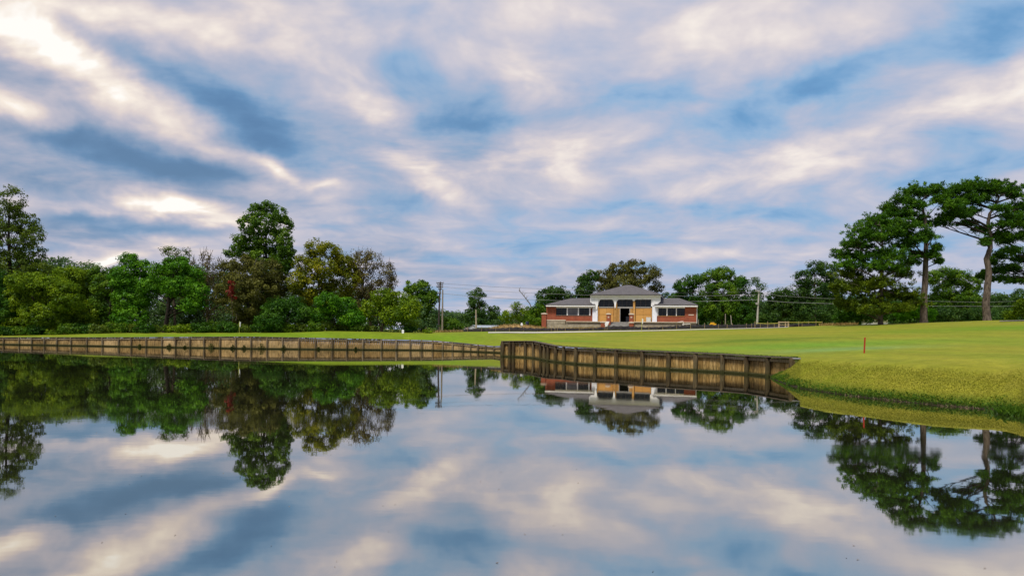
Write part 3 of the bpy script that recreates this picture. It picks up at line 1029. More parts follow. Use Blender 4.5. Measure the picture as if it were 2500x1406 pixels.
tree('broadleaf_tree', 'small tufted dark crown right above the leaning pole', 'blue', 150, (1855, 798), [(1848, 686, 12, 9), (1860, 700, 10, 9), (1850, 722, 14, 14), (1856, 760, 24, 28)], nleaf=40)
tree('broadleaf_tree', 'low dark tree right of the leaning pole', 'dark', 140, (1905, 797), [(1888, 726, 18, 14), (1914, 718, 20, 14), (1900, 752, 34, 28), (1935, 745, 26, 26), (1880, 775, 30, 18)])
tree('broadleaf_tree', 'tall dark leafy tree left of the pine group', 'dark', 136, (1990, 796),
     [(1958, 678, 22, 18), (1990, 655, 22, 18), (2020, 660, 26, 22), (1948, 715, 26, 26), (1990, 712, 42, 36), (2035, 705, 30, 34), (1990, 765, 50, 30)], nleaf=56)
tree('broadleaf_tree', 'dark undergrowth tree behind the foot of the leftmost pine', 'deep', 122, (2110, 795), [(2080, 755, 32, 26), (2120, 765, 36, 24), (2060, 775, 26, 18), (2165, 755, 30, 26)])
tree('broadleaf_tree', 'rounded green tree framed between the two tall pine trunks', 'green', 140, (2325, 790),
     [(2278, 676, 22, 18), (2312, 668, 24, 16), (2345, 674, 22, 18), (2376, 694, 20, 22), (2320, 708, 48, 30), (2365, 735, 34, 28), (2290, 745, 36, 30)])
tree('leafy_shrub', 'bright lime green bush behind the middle pine trunk', 'lime', 108, (2236, 788), [(2208, 766, 20, 15), (2240, 760, 24, 17), (2270, 768, 15, 14)], cat='bush', cr=.6, limbs=6)
tree('leafy_shrub', 'dark low bush between the two tall pine trunks', 'dark', 116, (2320, 786), [(2300, 768, 24, 15), (2345, 770, 28, 15), (2380, 766, 20, 18)], cat='bush', limbs=6)
tree('broadleaf_tree', 'dark distant tree at right behind the edge pine', 'dark', 160, (2460, 782), [(2425, 745, 24, 20), (2455, 735, 22, 18), (2490, 728, 24, 22), (2450, 765, 40, 20)])
tree('leafy_shrub', 'yellowish bush at the right edge under the edge pine', 'yellowgreen', 112, (2490, 781), [(2482, 760, 16, 16), (2505, 750, 22, 24), (2462, 772, 14, 9)], cat='bush', limbs=6)
tree('broadleaf_tree', 'green tree standing just outside the right edge of view', 'green', 125, (2640, 780), [(2600, 700, 40, 40), (2650, 680, 45, 45), (2630, 745, 60, 40)])
tree('broadleaf_tree', 'green tree standing just outside the left edge of view', 'green', 122, (-150, 820), [(-150, 640, 60, 50), (-190, 700, 60, 60), (-120, 740, 60, 50)])

# --- undergrowth along the left bank
SHR = [(12, 'deep', 22, 1.0), (52, 'green', 20, .8), (90, 'deep', 24, 1.0), (128, 'yellowgreen', 12, .7), (168, 'green', 24, 1), (205, 'deep', 22, 1), (243, 'olive', 20, .8), (282, 'green', 22, 1),
       (318, 'olive', 18, .8), (352, 'deep', 20, 1), (380, 'olive', 14, .7), (418, 'yellowgreen', 15, .7), (448, 'yellowgreen', 18, .8), (488, 'deep', 20, 1), (520, 'green', 22, 1), (556, 'deep', 22, 1),
       (592, 'olive', 16, .8), (630, 'deep', 16, .9), (668, 'green', 18, .9), (700, 'yellowgreen', 18, .8), (735, 'olive', 16, .8), (768, 'green', 18, .9), (800, 'olive', 18, .9), (835, 'olive', 20, .9),
       (868, 'green', 16, .9), (902, 'olive', 14, .8), (1000, 'deep', 14, .8), (1046, 'yellowgreen', 12, .6)]
SHL = ['dark shrub at the wood foot by the left frame edge', 'green shrub second from the left frame edge', 'dark shrub under the left yellow-green rounded tree', 'small yellow-green shrub at the left end of the mown mound', 'green shrub where the left green begins to widen', 'dark shrub below the pale yellow-green tree', 'olive shrub between the pale tree and the brown-tipped tree', 'green shrub below the tree with a brownish crown tip', 'olive shrub below the round-topped bright green tree', 'dark shrub left of the visible dark trunk', 'small olive shrub just left of the visible dark trunk', 'yellowish shrub just right of the visible dark trunk', 'brightest yellow-green round shrub right of the visible dark trunk', 'dark shrub under the half-bare brown tree', 'green shrub left of the golf flag on the left green', 'dark shrub just left of the golf flag, under the red creeper', 'olive shrub directly behind the golf flag on the left green', 'dark shrub at the foot of the tallest tree', 'green shrub right of the tallest tree foot', 'yellow-green shrub under the dark low tree', 'olive shrub left of the grassy rise of the left green', 'green shrub under the yellowing tree', 'olive shrub at the top of the grassy rise', 'tallest olive shrub right of the grassy rise', 'green shrub under the brown thinning tree', 'olive shrub by the several-stemmed yellow-green tree', 'dark shrub beside the small white sign', 'small yellowish shrub at the left end of the silt fence']
for i, (x, pal, r, k) in enumerate(SHR):
    D = 112.5 + (i % 3) * .8
    gpy = float(np.interp(x, [0, 100, 300, 600, 800, 1000], [822, 820, 812, 811, 808, 815]))
    tree('undergrowth_shrub', SHL[i], pal, D, (x, gpy),
         [(x - r * .4, gpy - r * .5, r * .8, r * .75), (x + r * .5, gpy - r * .5 * k, r * .8, r * .65)], cat='shrub', group='undergrowth shrubs at the foot of the left wood', cr=.5, nleaf=36, lsize=.26, limbs=5, jitter=.6)


# --- mass of woodland behind (cannot be counted)
def woodland(name, prof, x0, x1, D0, D1, pal, n_col, lsize, cr, nleaf, seed, ybase=800):
    n_col = int(n_col * 1.6)
    rg = np.random.default_rng(seed)
    cs, os_, rs = [], [], []
    step = (x1 - x0) / n_col
    for i in range(n_col):
        px = x0 + (i + rg.uniform(0, 1)) * step
        D = rg.uniform(D0, D1)
        topy = float(np.interp(px, [a for a, b in prof], [b for a, b in prof])) + rg.uniform(0, 14)
        r = rg.uniform(16, 30) * 125 / D
        y = topy + r * 0.8
        while y < ybase:
            c = np.array(P(px + rg.uniform(-8, 8), y, D))
            k = D / F
            n = max(4, int(1.3 * 4 * (r * k) ** 2 / cr ** 2 * 0.5))
            d = unit(rg.normal(size=(n, 3)))
            d[:, 1] = -np.abs(d[:, 1])
            cs.append(c + d * r * k * np.array([1, 1, .8]))
            os_.append(d)
            rs.append(cr * rg.uniform(.6, 1.2, n))
            y += r * 1.1
            r = min(r * 1.1, 40)
    cs, os_, rs = np.concatenate(cs), np.concatenate(os_), np.concatenate(rs)
    me_ = leaves_mesh(name, cs, os_, rs, nleaf, lsize)
    return tag(link_mesh(name, me_, PAL[pal]), kind='stuff')


woodland('left_woodland', [(-400, 640), (90, 632), (150, 628), (205, 642), (240, 642), (275, 660), (500, 655), (700, 690), (900, 700), (1000, 730), (1070, 770)], -400, 1060, 134, 156, 'blue', 95, .50, 1.1, 26, 3, 815)
woodland('distant_woodland', [(1020, 745), (1060, 742), (1110, 760), (1150, 752), (1220, 765), (1280, 755), (1400, 735), (1600, 725), (1650, 722), (1850, 735), (1880, 728), (1960, 720), (2130, 720), (2400, 715), (2500, 720), (2800, 700)],
         1020, 2800, 195, 240, 'blue', 190, .60, 1.3, 34, 4, 806)
woodland('right_woodland', [(1620, 740), (1700, 725), (1900, 735), (2050, 715), (2150, 715), (2250, 720), (2400, 730), (2440, 755), (2800, 720)], 1630, 2800, 146, 158, 'dark', 60, .5, 1.1, 26, 6, 800)


# ------------------------------------------------------------------ pines
def pine(label, D, trunk, rad, pads, olive_below=None, cov=1.35, extra=()):
    b = P(trunk[0][0], trunk[0][1], D)
    B = Vector((b.x, b.y, gz(b.x, b.y)))
    root = tag(empty('pine_tree', B), label, 'tree')
    tp = [P(x, y, D) - B for x, y in trunk]
    tp[0] = Vector((0, 0, -0.3))
    mb = MB()
    # refine trunk
    pts, rr = [], []
    for i in range(len(tp) - 1):
        for s in range(4):
            t = s / 4
            g = (i + t) / (len(tp) - 1)
            pts.append(tp[i].lerp(tp[i + 1], t) + Vector((rnd.uniform(-.03, .03), rnd.uniform(-.03, .03), 0)))
            rr.append(rad * (1 - 0.78 * g) * (1.25 if i + s == 0 else 1))
    pts.append(tp[-1])
    rr.append(rad * .2)
    mb.tube(pts, rr, 10, cap=False)
    trunk_o = mb.build('trunk', BARKP, root, smooth=True)
    lm = MB()
    groups = {'pine': [[], [], []], 'pineolive': [[], [], []]}
    for pd in pads:
        px, py, rx, ry = pd
        dd = rnd.uniform(-1, 1) * 2.2
        c = P(px, py, D + dd)
        k = D / F
        rx, ry = rx * 1.15, ry * 1.25
        r = np.array([rx * k, rx * k * 0.95, ry * k])
        area = rx * k * ry * k
        n = int(cov * 32 * area ** 0.8) + 16
        d = unit(RG.normal(size=(n, 3)))
        d[:, 2] = np.where(d[:, 2] < -.2, d[:, 2] * .55, d[:, 2])
        d *= (1 + .32 * RG.normal(size=(n, 1)))
        cen = np.array(c) + d * r * (RG.uniform(0.3, 1.0, n) ** 0.6)[:, None]
        key = 'pineolive' if (olive_below and py > olive_below) else 'pine'
        groups[key][0].append(cen)
        groups[key][1].append(d)
        groups[key][2].append(np.full(n, .31) * RG.uniform(.5, 1.6, n))
        # limb from the trunk to the pad, then forks
        q = Vector(c) - B
        best = min(range(len(pts)), key=lambda i: abs(pts[i].z - (q.z - 0.35 * math.hypot(q.x - pts[i].x, q.y - pts[i].y) - .3)) + (0 if i > 6 else 3))
        a = pts[best]
        L = (q - a).length
        lp = limb(lm, a, q - Vector((0, 0, ry * k * .5)), max(.05, min(.17, .03 * L + .03)), .04, 5, sag=rnd.uniform(-.04, .10), seg=5)
        for j in RG.choice(n, size=min(n, 9), replace=False):
            limb(lm, lp[rnd.choice((2, 3, 4, 4, 5))], Vector(cen[j]) - B, .045, .012, 4, sag=.1, seg=3)
    for l in extra:
        pp = [P(x, y, D) - B for x, y in l]
        lm.tube(pp, [.10 - .08 * i / (len(pp) - 1) for i in range(len(pp))], 5, cap=False)
    lm.build('limbs', BARKD if olive_below is None else BARKP, root, smooth=True)['kind'] = 'stuff'
    for key, (c, d, r) in groups.items():
        if not c:
            continue
        c = np.concatenate(c)
        me_ = leaves_mesh('crown', c - np.array(B), np.concatenate(d), np.concatenate(r), 26, .46, lw_=.22, flat=.85, radial=True,
                          tint_c=np.clip(RG.normal(size=len(c)) * .22 + .48, 0, 1))
        link_mesh('crown', me_, PAL[key], root)
    return root


pine('leftmost pine with broad drooping olive lower branches', 99, [(2150, 791), (2150, 740), (2151, 690), (2153, 640), (2154, 590), (2150, 550)], .34,
     [(2058, 622, 26, 14), (2082, 592, 26, 15), (2108, 560, 26, 15), (2135, 540, 24, 14), (2100, 625, 32, 14), (2150, 580, 32, 16), (2188, 570, 24, 15), (2185, 625, 34, 14), (2135, 650, 40, 14), (2075, 668, 34, 16),
      (2050, 700, 22, 18), (2092, 705, 38, 18), (2150, 690, 38, 16), (2205, 668, 28, 14), (2200, 715, 34, 18), (2130, 735, 36, 18), (2062, 738, 22, 14), (2228, 735, 24, 16), (2225, 640, 22, 10), (2175, 750, 26, 10), (2110, 600, 26, 10), (2090, 752, 30, 12), (2135, 758, 30, 11), (2200, 752, 26, 11), (2170, 720, 30, 14), (2110, 690, 32, 14), (2180, 655, 30, 12), (2068, 645, 24, 12), (2150, 620, 30, 12), (2130, 575, 26, 12)],
     olive_below=655, cov=1.05)
pine('middle tall straight pine with high domed crown', 100, [(2255, 786), (2256, 730), (2259, 670), (2261, 610), (2261, 560), (2256, 525), (2250, 490)], .50,
     [(2168, 508, 14, 10), (2185, 522, 24, 14), (2206, 488, 24, 14), (2236, 466, 26, 14), (2262, 472, 16, 10), (2286, 462, 18, 12), (2210, 520, 28, 14), (2175, 550, 26, 13), (2215, 552, 32, 14), (2150, 545, 18, 10), (2240, 500, 22, 10),
      (2292, 488, 14, 10), (2228, 585, 22, 11), (2262, 575, 16, 18), (2286, 605, 12, 8), (2280, 622, 14, 10), (2292, 638, 8, 6), (2205, 600, 28, 10), (2238, 622, 20, 8), (2200, 570, 24, 10), (2250, 540, 14, 14)],
     extra=[[(2262, 605), (2275, 585), (2284, 560)], [(2258, 535), (2276, 515), (2290, 500)]])
pine('right tall crooked pine with dark umbrella crown', 100, [(2410, 782), (2407, 740), (2411, 700), (2415, 665), (2408, 632), (2418, 606), (2418, 575), (2412, 548), (2416, 522), (2432, 500), (2440, 480)], .52,
     [(2318, 474, 20, 14), (2345, 462, 24, 13), (2375, 455, 26, 14), (2400, 462, 24, 12), (2426, 456, 24, 13), (2452, 466, 22, 13), (2478, 474, 18, 16), (2325, 502, 26, 16), (2362, 488, 30, 16), (2395, 484, 22, 12),
      (2310, 530, 26, 13), (2290, 545, 18, 8), (2340, 522, 28, 12), (2370, 515, 24, 10), (2445, 508, 20, 7), (2470, 528, 26, 10), (2490, 505, 20, 16), (2495, 545, 22, 12), (2395, 560, 18, 6), (2455, 548, 26, 8), (2404, 590, 9, 13), (2360, 545, 22, 6), (2440, 575, 18, 9)],
     extra=[[(2413, 575), (2395, 568), (2365, 556), (2330, 558)], [(2430, 500), (2432, 478), (2440, 462)], [(2415, 572), (2440, 566), (2470, 555), (2490, 540)]])
pine('edge pine reaching in from the right frame edge', 104, [(2560, 781), (2556, 720), (2552, 660), (2552, 600), (2545, 540)], .5,
     [(2450, 588, 22, 9), (2486, 578, 24, 11), (2440, 625, 14, 8), (2470, 612, 22, 9), (2498, 632, 24, 11), (2438, 660, 18, 9), (2470, 655, 24, 10), (2400, 672, 14, 10), (2440, 680, 24, 7), (2485, 684, 30, 9), (2540, 560, 36, 22), (2580, 600, 36, 24), (2590, 660, 40, 22), (2530, 520, 30, 20), (2424, 640, 10, 9)],
     extra=[[(2552, 640), (2500, 612), (2462, 604), (2430, 602)], [(2552, 680), (2500, 662), (2450, 650)]])

# bare leaning snag left of clubhouse
sb = P(1304, 802, 157)
snag = tag(empty('dead_snag', (sb.x, sb.y, gz(sb.x, sb.y))), 'bare leaning dead snag pointing up-left beside the clubhouse trees', 'dead tree')
SB = Vector(snag.location)
mb = MB()
pp = [Vector((0, 0, -.2))] + [P(x, y, 157) - SB for x, y in ((1302, 770), (1294, 742), (1281, 725), (1267, 709))]
mb.tube(pp, [.15, .13, .11, .09, .04], 6, cap=False)
mb.build('trunk', BARKL, snag, smooth=True)
mb = MB()
for t in np.linspace(.55, 1, 11):
    k = t * 4
    i = min(int(k), 3)
    a = pp[i].lerp(pp[i + 1], k - i)
    for s in (-1, 1):
        e = a + Vector((rnd.uniform(-.6, .9) * s, rnd.uniform(-.5, .5), rnd.uniform(.1, 1.0)))
        mb.tube([a, a.lerp(e, .5) + Vector((0, 0, .1)), e], [.05, .035, .015], 3, cap=False)
mb.build('twig', BARKL, snag)
# ------------------------------------------------------------------ clubhouse
PSI = math.radians(15)
bc = P(1516, 800, 121)
XC, YC = bc.x, 121.0
BZ = bc.z
cp, sp_ = math.cos(PSI), math.sin(PSI)


def bs(px, d=0.0, py=765):
    u = hv(px, py)[0] / F
    return (u * (YC + d * cp) - XC - d * sp_) / (cp + u * sp_)


def bzl(py, d=0.0, px=1516):
    return CAMZ - hv(px, py)[1] * (YC + d * cp) / F - BZ


club = tag(empty('clubhouse', (XC, YC, BZ), -PSI), 'red brick clubhouse under renovation with white portico, plywood bays and grey hip roofs', 'building')


def brick_mat():
    m, t, out = new_mat('red_brick')
    tcn = t.add('ShaderNodeTexCoord').outputs['Object']
    sw = t.add('ShaderNodeSeparateXYZ', ins={0: tcn})
    v = t.add('ShaderNodeCombineXYZ', ins={0: t.math('ADD', sw.outputs[0], sw.outputs[1]), 1: sw.outputs[2]}).outputs[0]
    b = t.add('ShaderNodeTexBrick', ins={'Vector': v, 'Color1': (.34, .080, .036, 1), 'Color2': (.26, .060, .028, 1), 'Mortar': (.30, .17, .12, 1), 'Scale': 4.2, 'Mortar Size': .02})
    n = t.noise(tcn, 1.2, 4, .6)
    col = t.mix(1.0, b.outputs[0], t.ramp(n, [(.3, (.8, .8, .8)), (.7, (1.15, 1.1, 1.1))]), 'MULTIPLY')
    pbsdf(t, out, col, .85, .15, b.outputs['Fac'], .3, .01)
    return m


def shingle_mat():
    m, t, out = new_mat('grey_shingle')
    tcn = t.add('ShaderNodeTexCoord').outputs['Object']
    b = t.add('ShaderNodeTexBrick', ins={'Vector': tcn, 'Color1': (.15, .145, .15, 1), 'Color2': (.115, .11, .115, 1), 'Mortar': (.06, .058, .06, 1), 'Scale': 3.0, 'Mortar Size': .03})
    n = t.noise(t.vmath('MULTIPLY', tcn, (.6, 2.0, 6.0)), 1.6, 5, .65)
    col = t.mix(1.0, b.outputs[0], t.ramp(n, [(.3, (.75, .74, .76)), (.7, (1.35, 1.3, 1.3))]), 'MULTIPLY')
    pbsdf(t, out, col, .9, .15, n, .4, .03)
    return m


BRICK, SHING = brick_mat(), shingle_mat()
WHITE = simple('white_paint', (.86, .86, .88), .6, .3, .04, 1.5, dirt=(.66, .62, .60))
WRAP = simple('white_house_wrap', (.80, .82, .88), .5, .3, .08, 2.5)
STONE = simple('pale_cast_stone', (.62, .52, .42), .8, .2, .12, 2.0)
CONC = simple('stained_concrete', (.36, .31, .24), .9, .1, .22, 1.3, dirt=(.17, .13, .09))
STEPM = simple('grey_step_concrete', (.27, .26, .24), .9, .1, .2, 2.0)
WOOD = simple('raw_lumber', (.55, .30, .095), .8, .2, .18, 3.0)
DARKI = simple('dark_interior', (.02, .02, .022), .9, .1, .3, 1.0)
TRIM = simple('dark_gutter', (.05, .04, .04), .5, .4, .1)
GREYB = simple('grey_header_board', (.33, .32, .31), .8, .2, .15)


def ply_mat():
    m, t, out = new_mat('plywood')
    tcn = t.add('ShaderNodeTexCoord').outputs['Object']
    oi = t.add('ShaderNodeObjectInfo').outputs['Random']
    n = t.noise(t.vmath('MULTIPLY', tcn, (1.0, 1, 9.0)), 1.0, 5, .65)
    f = t.math('ADD', t.math('MULTIPLY', n, .7), t.math('MULTIPLY', oi, .3))
    pbsdf(t, out, t.ramp(f, [(.25, (.44, .21, .055)), (.5, (.57, .30, .085)), (.8, (.66, .38, .12))]), .75, .2)
    return m


PLY = ply_mat()


def glass_mat():
    m, t, out = new_mat('dark_window_glass')
    tcn = t.add('ShaderNodeTexCoord').outputs['Object']
    n = t.noise(tcn, .9, 3, .5)
    pbsdf(t, out, t.ramp(n, [(.35, (.004, .005, .007)), (.7, (.014, .019, .024))]), .12, .30)
    return m


GLASS = glass_mat()
HAZEG = simple('plastic_sheeting', (.10, .10, .12), .35, .4, .35, .8)


def B_(name, mat, x0, x1, d0, d1, y_top, y_bot, parent=club, dref=None, pxs=True):
    dr = d0 if dref is None else dref
    a, b = (bs(x0, dr), bs(x1, dr)) if pxs else (x0, x1)
    z1, z0 = bzl(y_top, dr), bzl(y_bot, dr)
    return MB().box(a, b, d0, d1, z0, z1).build(name, mat, parent)


# terrace slab and plinth (front edge 3 m before the facade)
TF = -3.0
zt = bzl(786, 0)
m = MB()
m.box(bs(1334, TF), bs(1467, TF), TF, 0.4, -.4, zt * .48).box(bs(1334, TF) + .1, bs(1467, TF), TF + .35, 0.4, zt * .48 + .003, zt)
m.build('terrace', CONC, club)
m = MB()
m.box(bs(1547, TF), bs(1701, TF), TF, 0.4, -.4, zt * .48).box(bs(1547, TF), bs(1701, TF) - .1, TF + .35, 0.4, zt * .48 + .003, zt)
m.build('terrace', CONC, club)
m = MB().box(bs(1467, TF) + .01, bs(1547, TF) - .01, -1.6, .4, -.4, zt - .01)
m.build('porch_floor', STEPM, club)
x0, x1 = bs(1489, TF), bs(1535.5, TF)
nst = 6
for i in range(nst):
    z1 = zt * (i + 1) / (nst + 1)
    MB().box(x0, x1, -3.8 + i * .36, -3.8 + (i + 1) * .36 + (.02 if i < nst - 1 else .02), -.4, z1).build('step', STEPM, club)
# white sloping cheek wall
MB().prism([(bs(1478, TF), -.2), (bs(1482, TF), -.2), (bs(1489, TF), zt + .02), (bs(1478, TF), zt + .02)], TF - .55, TF - .30).build('cheek_wall', WHITE, club)
MB().box(bs(1334, TF) - .02, bs(1381, TF), TF - .08, TF + .5, bzl(784.0, TF), bzl(781.5, TF)).build('coping', STONE, club)
MB().box(bs(1334, TF) + .02, bs(1380, TF), TF - .03, TF + .38, zt * .48 + .004, bzl(784.0, TF) - .003).build('parapet', CONC, club)
MB().box(bs(1383, TF), bs(1466, TF), TF - .03, TF + .55, zt - .09, zt + .03).build('coping', STONE, club)
MB().box(bs(1548, TF), bs(1700, TF), TF - .03, TF + .55, zt - .09, zt + .03).build('coping', STONE, club)


def pier(xa, xb, yt, yb, d, cap_h=2.6):
    a, b = bs(xa, d), bs(xb, d)
    z1, z0 = bzl(yt + cap_h, d), bzl(yb, d)
    w = b - a
    p_ = MB().box(a, b, d, d + w, z0 - .5, z1).build('brick_pier', BRICK, club)
    zc_ = bzl(yt, d)
    MB().box(a - .09, b + .09, d - .09, d + w + .09, z1 + .003, zc_).prism([(a - .02, zc_), (b + .02, zc_), ((a + b) / 2, zc_ + .09)], d, d + w).build('cap', STONE, p_)
    return p_, a, b, z1


pier(1322.5, 1333.5, 765.5, 801, TF - .4)
for xa, xb in ((1481, 1490.5), (1536.5, 1546.5)):
    p_, a, b, z1 = pier(xa, xb, 765.5, 787, TF + .1)
    MB().box((a + b) / 2 - .13, (a + b) / 2 + .13, TF + .07, TF + .1, z1 - .55, z1 - .33).build('plaque', STONE, p_)
pier(1467, 1477.5, 785.5, 801, TF - .5)
pier(1536, 1547, 785.8, 799, TF - .5)

# wings ------------------------------------------------------------
DEP = 10.0
WT_, WB_ = 745.5, 786.5


def wing(side):
    if side < 0:
        xo, xi = 1334.5, 1447
        wins = [(1357.5, 1384.0), (1386.0, 1411.0), (1413.2, 1438.8)]
        muls = [(1383.6, 1386.2), (1410.8, 1413.3), (1438.8, 1441.5)]
        win_x = (1357.5, 1445.0)
    else:
        xo, xi = 1700.0, 1601
        wins = [(1607.0, 1627.0), (1629.6, 1650.2), (1652.2, 1672.0)]
        muls = [(1604.2, 1607.0), (1627.0, 1629.6), (1650.2, 1652.3)]
        win_x = (1604.2, 1672.0)
    a, b = sorted((bs(xo), bs(xi)))
    wa, wb = bs(win_x[0]), bs(win_x[1])
    sill, head, soff = bzl(771), bzl(752), bzl(745.2)
    z0 = zt - .3
    m = MB()
    m.box(a, b, 0, .3, z0, sill)
    if side < 0:
        m.box(a, wa, 0, .3, sill, soff - .02)
        m.box(wb, b, 0, .3, sill, soff - .02)
    else:
        m.box(wb, b, 0, .3, sill, soff - .02)
        m.box(a, wa, 0, .3, sill, soff - .02)
    m.box(a, a + .3, .3, DEP, z0 - 1, soff - .02).box(b - .3, b, .3, DEP, z0 - 1, soff - .02).box(a, b, DEP - .3, DEP, z0 - 1, soff - .02)
    m.build('brick_wall', BRICK, club)
    MB().box(a + .3, b - .3, .9, 1.0, z0, soff - .02).box(a + .3, b - .3, .31, .9, z0, z0 + .05).box(a + .3, b - .3, .31, .9, soff - .08, soff - .03).build('room_interior', DARKI, club)
    # brick corner pier standing proud + stone cap band under the eave
    if side < 0:
        MB().box(a - .03, wa - .02, -.06, -.003, z0, soff - .30).build('corner_pier', BRICK, club)
        MB().box(a - .06, wa, -.10, .0, soff - .29, soff - .19).build('stone_band', STONE, club)
    else:
        MB().box(wb + .02, b + .03, -.06, -.003, z0 - .75, soff - .30).build('corner_pier', BRICK, club)
        MB().box(wb, b + .06, -.10, .0, soff - .29, soff - .19).build('stone_band', STONE, club)
        v0, v1 = bs(1681), bs(1694)
        MB().box(v0, v1, -.12, -.06, bzl(769), bzl(766.6)).build('stone_vent', STONE, club)
    # white header above the windows, soffit + fascia
    MB().box(wa - .02, wb + .02, -.05, .12, head, soff - .02).build('header', WHITE, club)
    for i, (w0, w1) in enumerate(wins):
        f = MB().box(bs(w0) + .02, bs(w1) - .02, .12, .16, sill + .03, head - .02).build('window_pane', HAZEG if (side < 0 and i == 1) else GLASS, club)
        k = 2
        for j in range(1, k):
            xx = bs(w0) + (bs(w1) - bs(w0)) * j / k
            MB().box(xx - .02, xx + .02, .09, .118, sill + .03, head - .02).build('glazing_bar', TRIM, f)
    for w0, w1 in muls:
        MB().box(bs(w0), bs(w1), -.04, .115, sill, head - .003).build('mullion', WHITE, club)
    MB().box(wa, wb, -.08, .2, sill + .003, sill + .05).build('sill', CONC if side < 0 else WOOD, club)
    # roof
    ea, eb = (bs(1331.5, -.9), bs(1452, -.9)) if side < 0 else (bs(1597, -.9), bs(1704, -.9))
    ez = bzl(743.6, -.9)
    rz = bzl(727.6, 4.6)
    d0, d1 = -.9, DEP + .7
    dm = (d0 + d1) / 2
    if side < 0:
        ra, rb = bs(1392, 4.6), eb
    else:
        ra, rb = ea, bs(1658, 4.6)
    m = MB()
    A, Bp, Cp, Dp = (ea, d0, ez), (eb, d0, ez), (eb, d1, ez), (ea, d1, ez)
    R0, R1 = (ra, dm, rz), (rb, dm, rz)
    m.poly([A, Bp, R1, R0]).poly([Cp, Dp, R0, R1]).poly([Dp, A, R0]).poly([Bp, Cp, R1])
    rf = m.build('roof', SHING, club)
    MB().box(ea, eb, d0, d1, ez - .10, ez - .004).build('gutter', TRIM, rf)
    MB().box(ea + .06, eb - .06, d0 + .05, d0 + .12, ez - .34, ez - .104).box(ea + .06, ea + .12, d0 + .12, d1, ez - .34, ez - .104).box(eb - .12, eb - .06, d0 + .12, d1, ez - .34, ez - .104).build('fascia', WHITE, rf)
    MB().box(ea + .12, eb - .12, d0 + .125, .0, ez - .33, ez - .28).build('soffit', WHITE, rf)


wing(-1)
wing(1)
# downpipe on the right corner
xd = bs(1701.5)
MB().tube([(xd, -.12, bzl(746)), (xd, -.12, bzl(788))], .05, 8).build('downpipe', WHITE, club)

# central block --------------------------------------------------------
ca, cb_ = bs(1447), bs(1606)
ztop = bzl(720.5)
MB().box(ca, ca + .3, 1.2, 9, zt, ztop - .1).box(cb_ - .3, cb_, 1.2, 9, zt, ztop - .1).box(ca, cb_, 8.7, 9, zt, ztop - .1).box(ca + .3, cb_ - .3, 5.6, 5.7, zt, ztop - .1).box(ca + .3, cb_ - .3, 1.2, 5.6, ztop - .3, ztop - .2).build('hall_interior', DARKI, club)
# white portico front with flared shoulders
m = MB()
zb = lambda y: bzl(y)
m.prism([(bs(1441.5), zb(737.5)), (bs(1447), zb(742)), (bs(1451), zb(747)), (bs(1454), zb(756)), (bs(1458.5), zb(756)), (bs(1460.5), zb(742)), (bs(1462), zb(731.5)), (bs(1462), zb(721.5)), (bs(1441.5), zb(721.5))], -.35, .15)
m.prism([(bs(1592.5), zb(745)), (bs(1600), zb(745)), (bs(1606), zb(741.5)), (bs(1612.5), zb(736)), (bs(1612.5), zb(721.5)), (bs(1592.5), zb(721.5))], -.35, .15)
m.box(bs(1462), bs(1592.5), -.35, .15, zb(731.3), zb(721.5))
m.build('portico_beam', WHITE, club)
MB().box(bs(1447), bs(1459.5), -.25, .10, zt + .002, zb(756) - .003).box(bs(1447), bs(1455), -.22, .10, zb(756), zb(748)).build('pilaster', WRAP, club)
MB().box(bs(1592.5), bs(1604), -.25, .10, zt + .002, zb(745) - .003).build('pilaster', WRAP, club)
MB().box(bs(1439.5, -.6), bs(1614.5, -.6), -.6, -.36, zb(722), zb(719.6)).build('cornice', WHITE, club)
# spandrels giving the first bays their rounded heads
def spandrel(xc, sgn, w=5.5, h=9.0):
    pts = [(bs(xc), zb(731.3))]
    arc = []
    for i in range(7):
        t = math.pi / 2 * i / 6
        arc.append((bs(xc + sgn * w * (1 - math.sin(t))), zb(731.3 + h * (1 - math.cos(t)))))
    o_ = [(bs(xc), zb(731.3 + h))] + [(bs(xc + sgn * w * (1 - math.cos(math.pi / 2 * i / 6))), zb(731.3 + h * (1 - math.sin(math.pi / 2 * i / 6)))) for i in range(7)]
    pts = [(bs(xc), zb(731.3) - .001)] + o_
    if sgn > 0:
        pts = pts[::1]
    MB().prism(pts, -.30, .05).build('spandrel', WHITE, club)


spandrel(1462, 1)
spandrel(1498.5, -1)
spandrel(1506, 1, 4.5, 8)
MB().prism([(bs(1501.2), zb(752)), (bs(1503), zb(752)), (bs(1506), zb(731.3)), (bs(1498.4), zb(731.3))], -.34, .04).build('bracket', WHITE, club)
MB().prism([(bs(1545.5), zb(735)), (bs(1549), zb(735)), (bs(1551), zb(731.3)), (bs(1543.5), zb(731.3))], -.34, .04).build('bracket', WHITE, club)
MB().box(bs(1589.5), bs(1592.4), -.2, .1, zb(748), zb(731.4)).build('bracket', WHITE, club)
# posts (raw lumber)
for xa, xb, ya in ((1499.6, 1503.6, 737), (1504.6, 1506.4, 735), (1545.6, 1550.6, 735), (1460.3, 1462.0, 748), (1588.8, 1591.5, 751)):
    MB().box(bs(xa), bs(xb), -.16, .04, zt, zb(ya)).build('timber_post', WOOD, club)
for xa, xb in ((1507.2, 1509.6), (1510.2, 1512.8), (1538.4, 1542.6), (1543.4, 1545.0)):
    MB().box(bs(xa), bs(xb), .02, .14, zt, zb(753)).build('stud', WOOD, club)
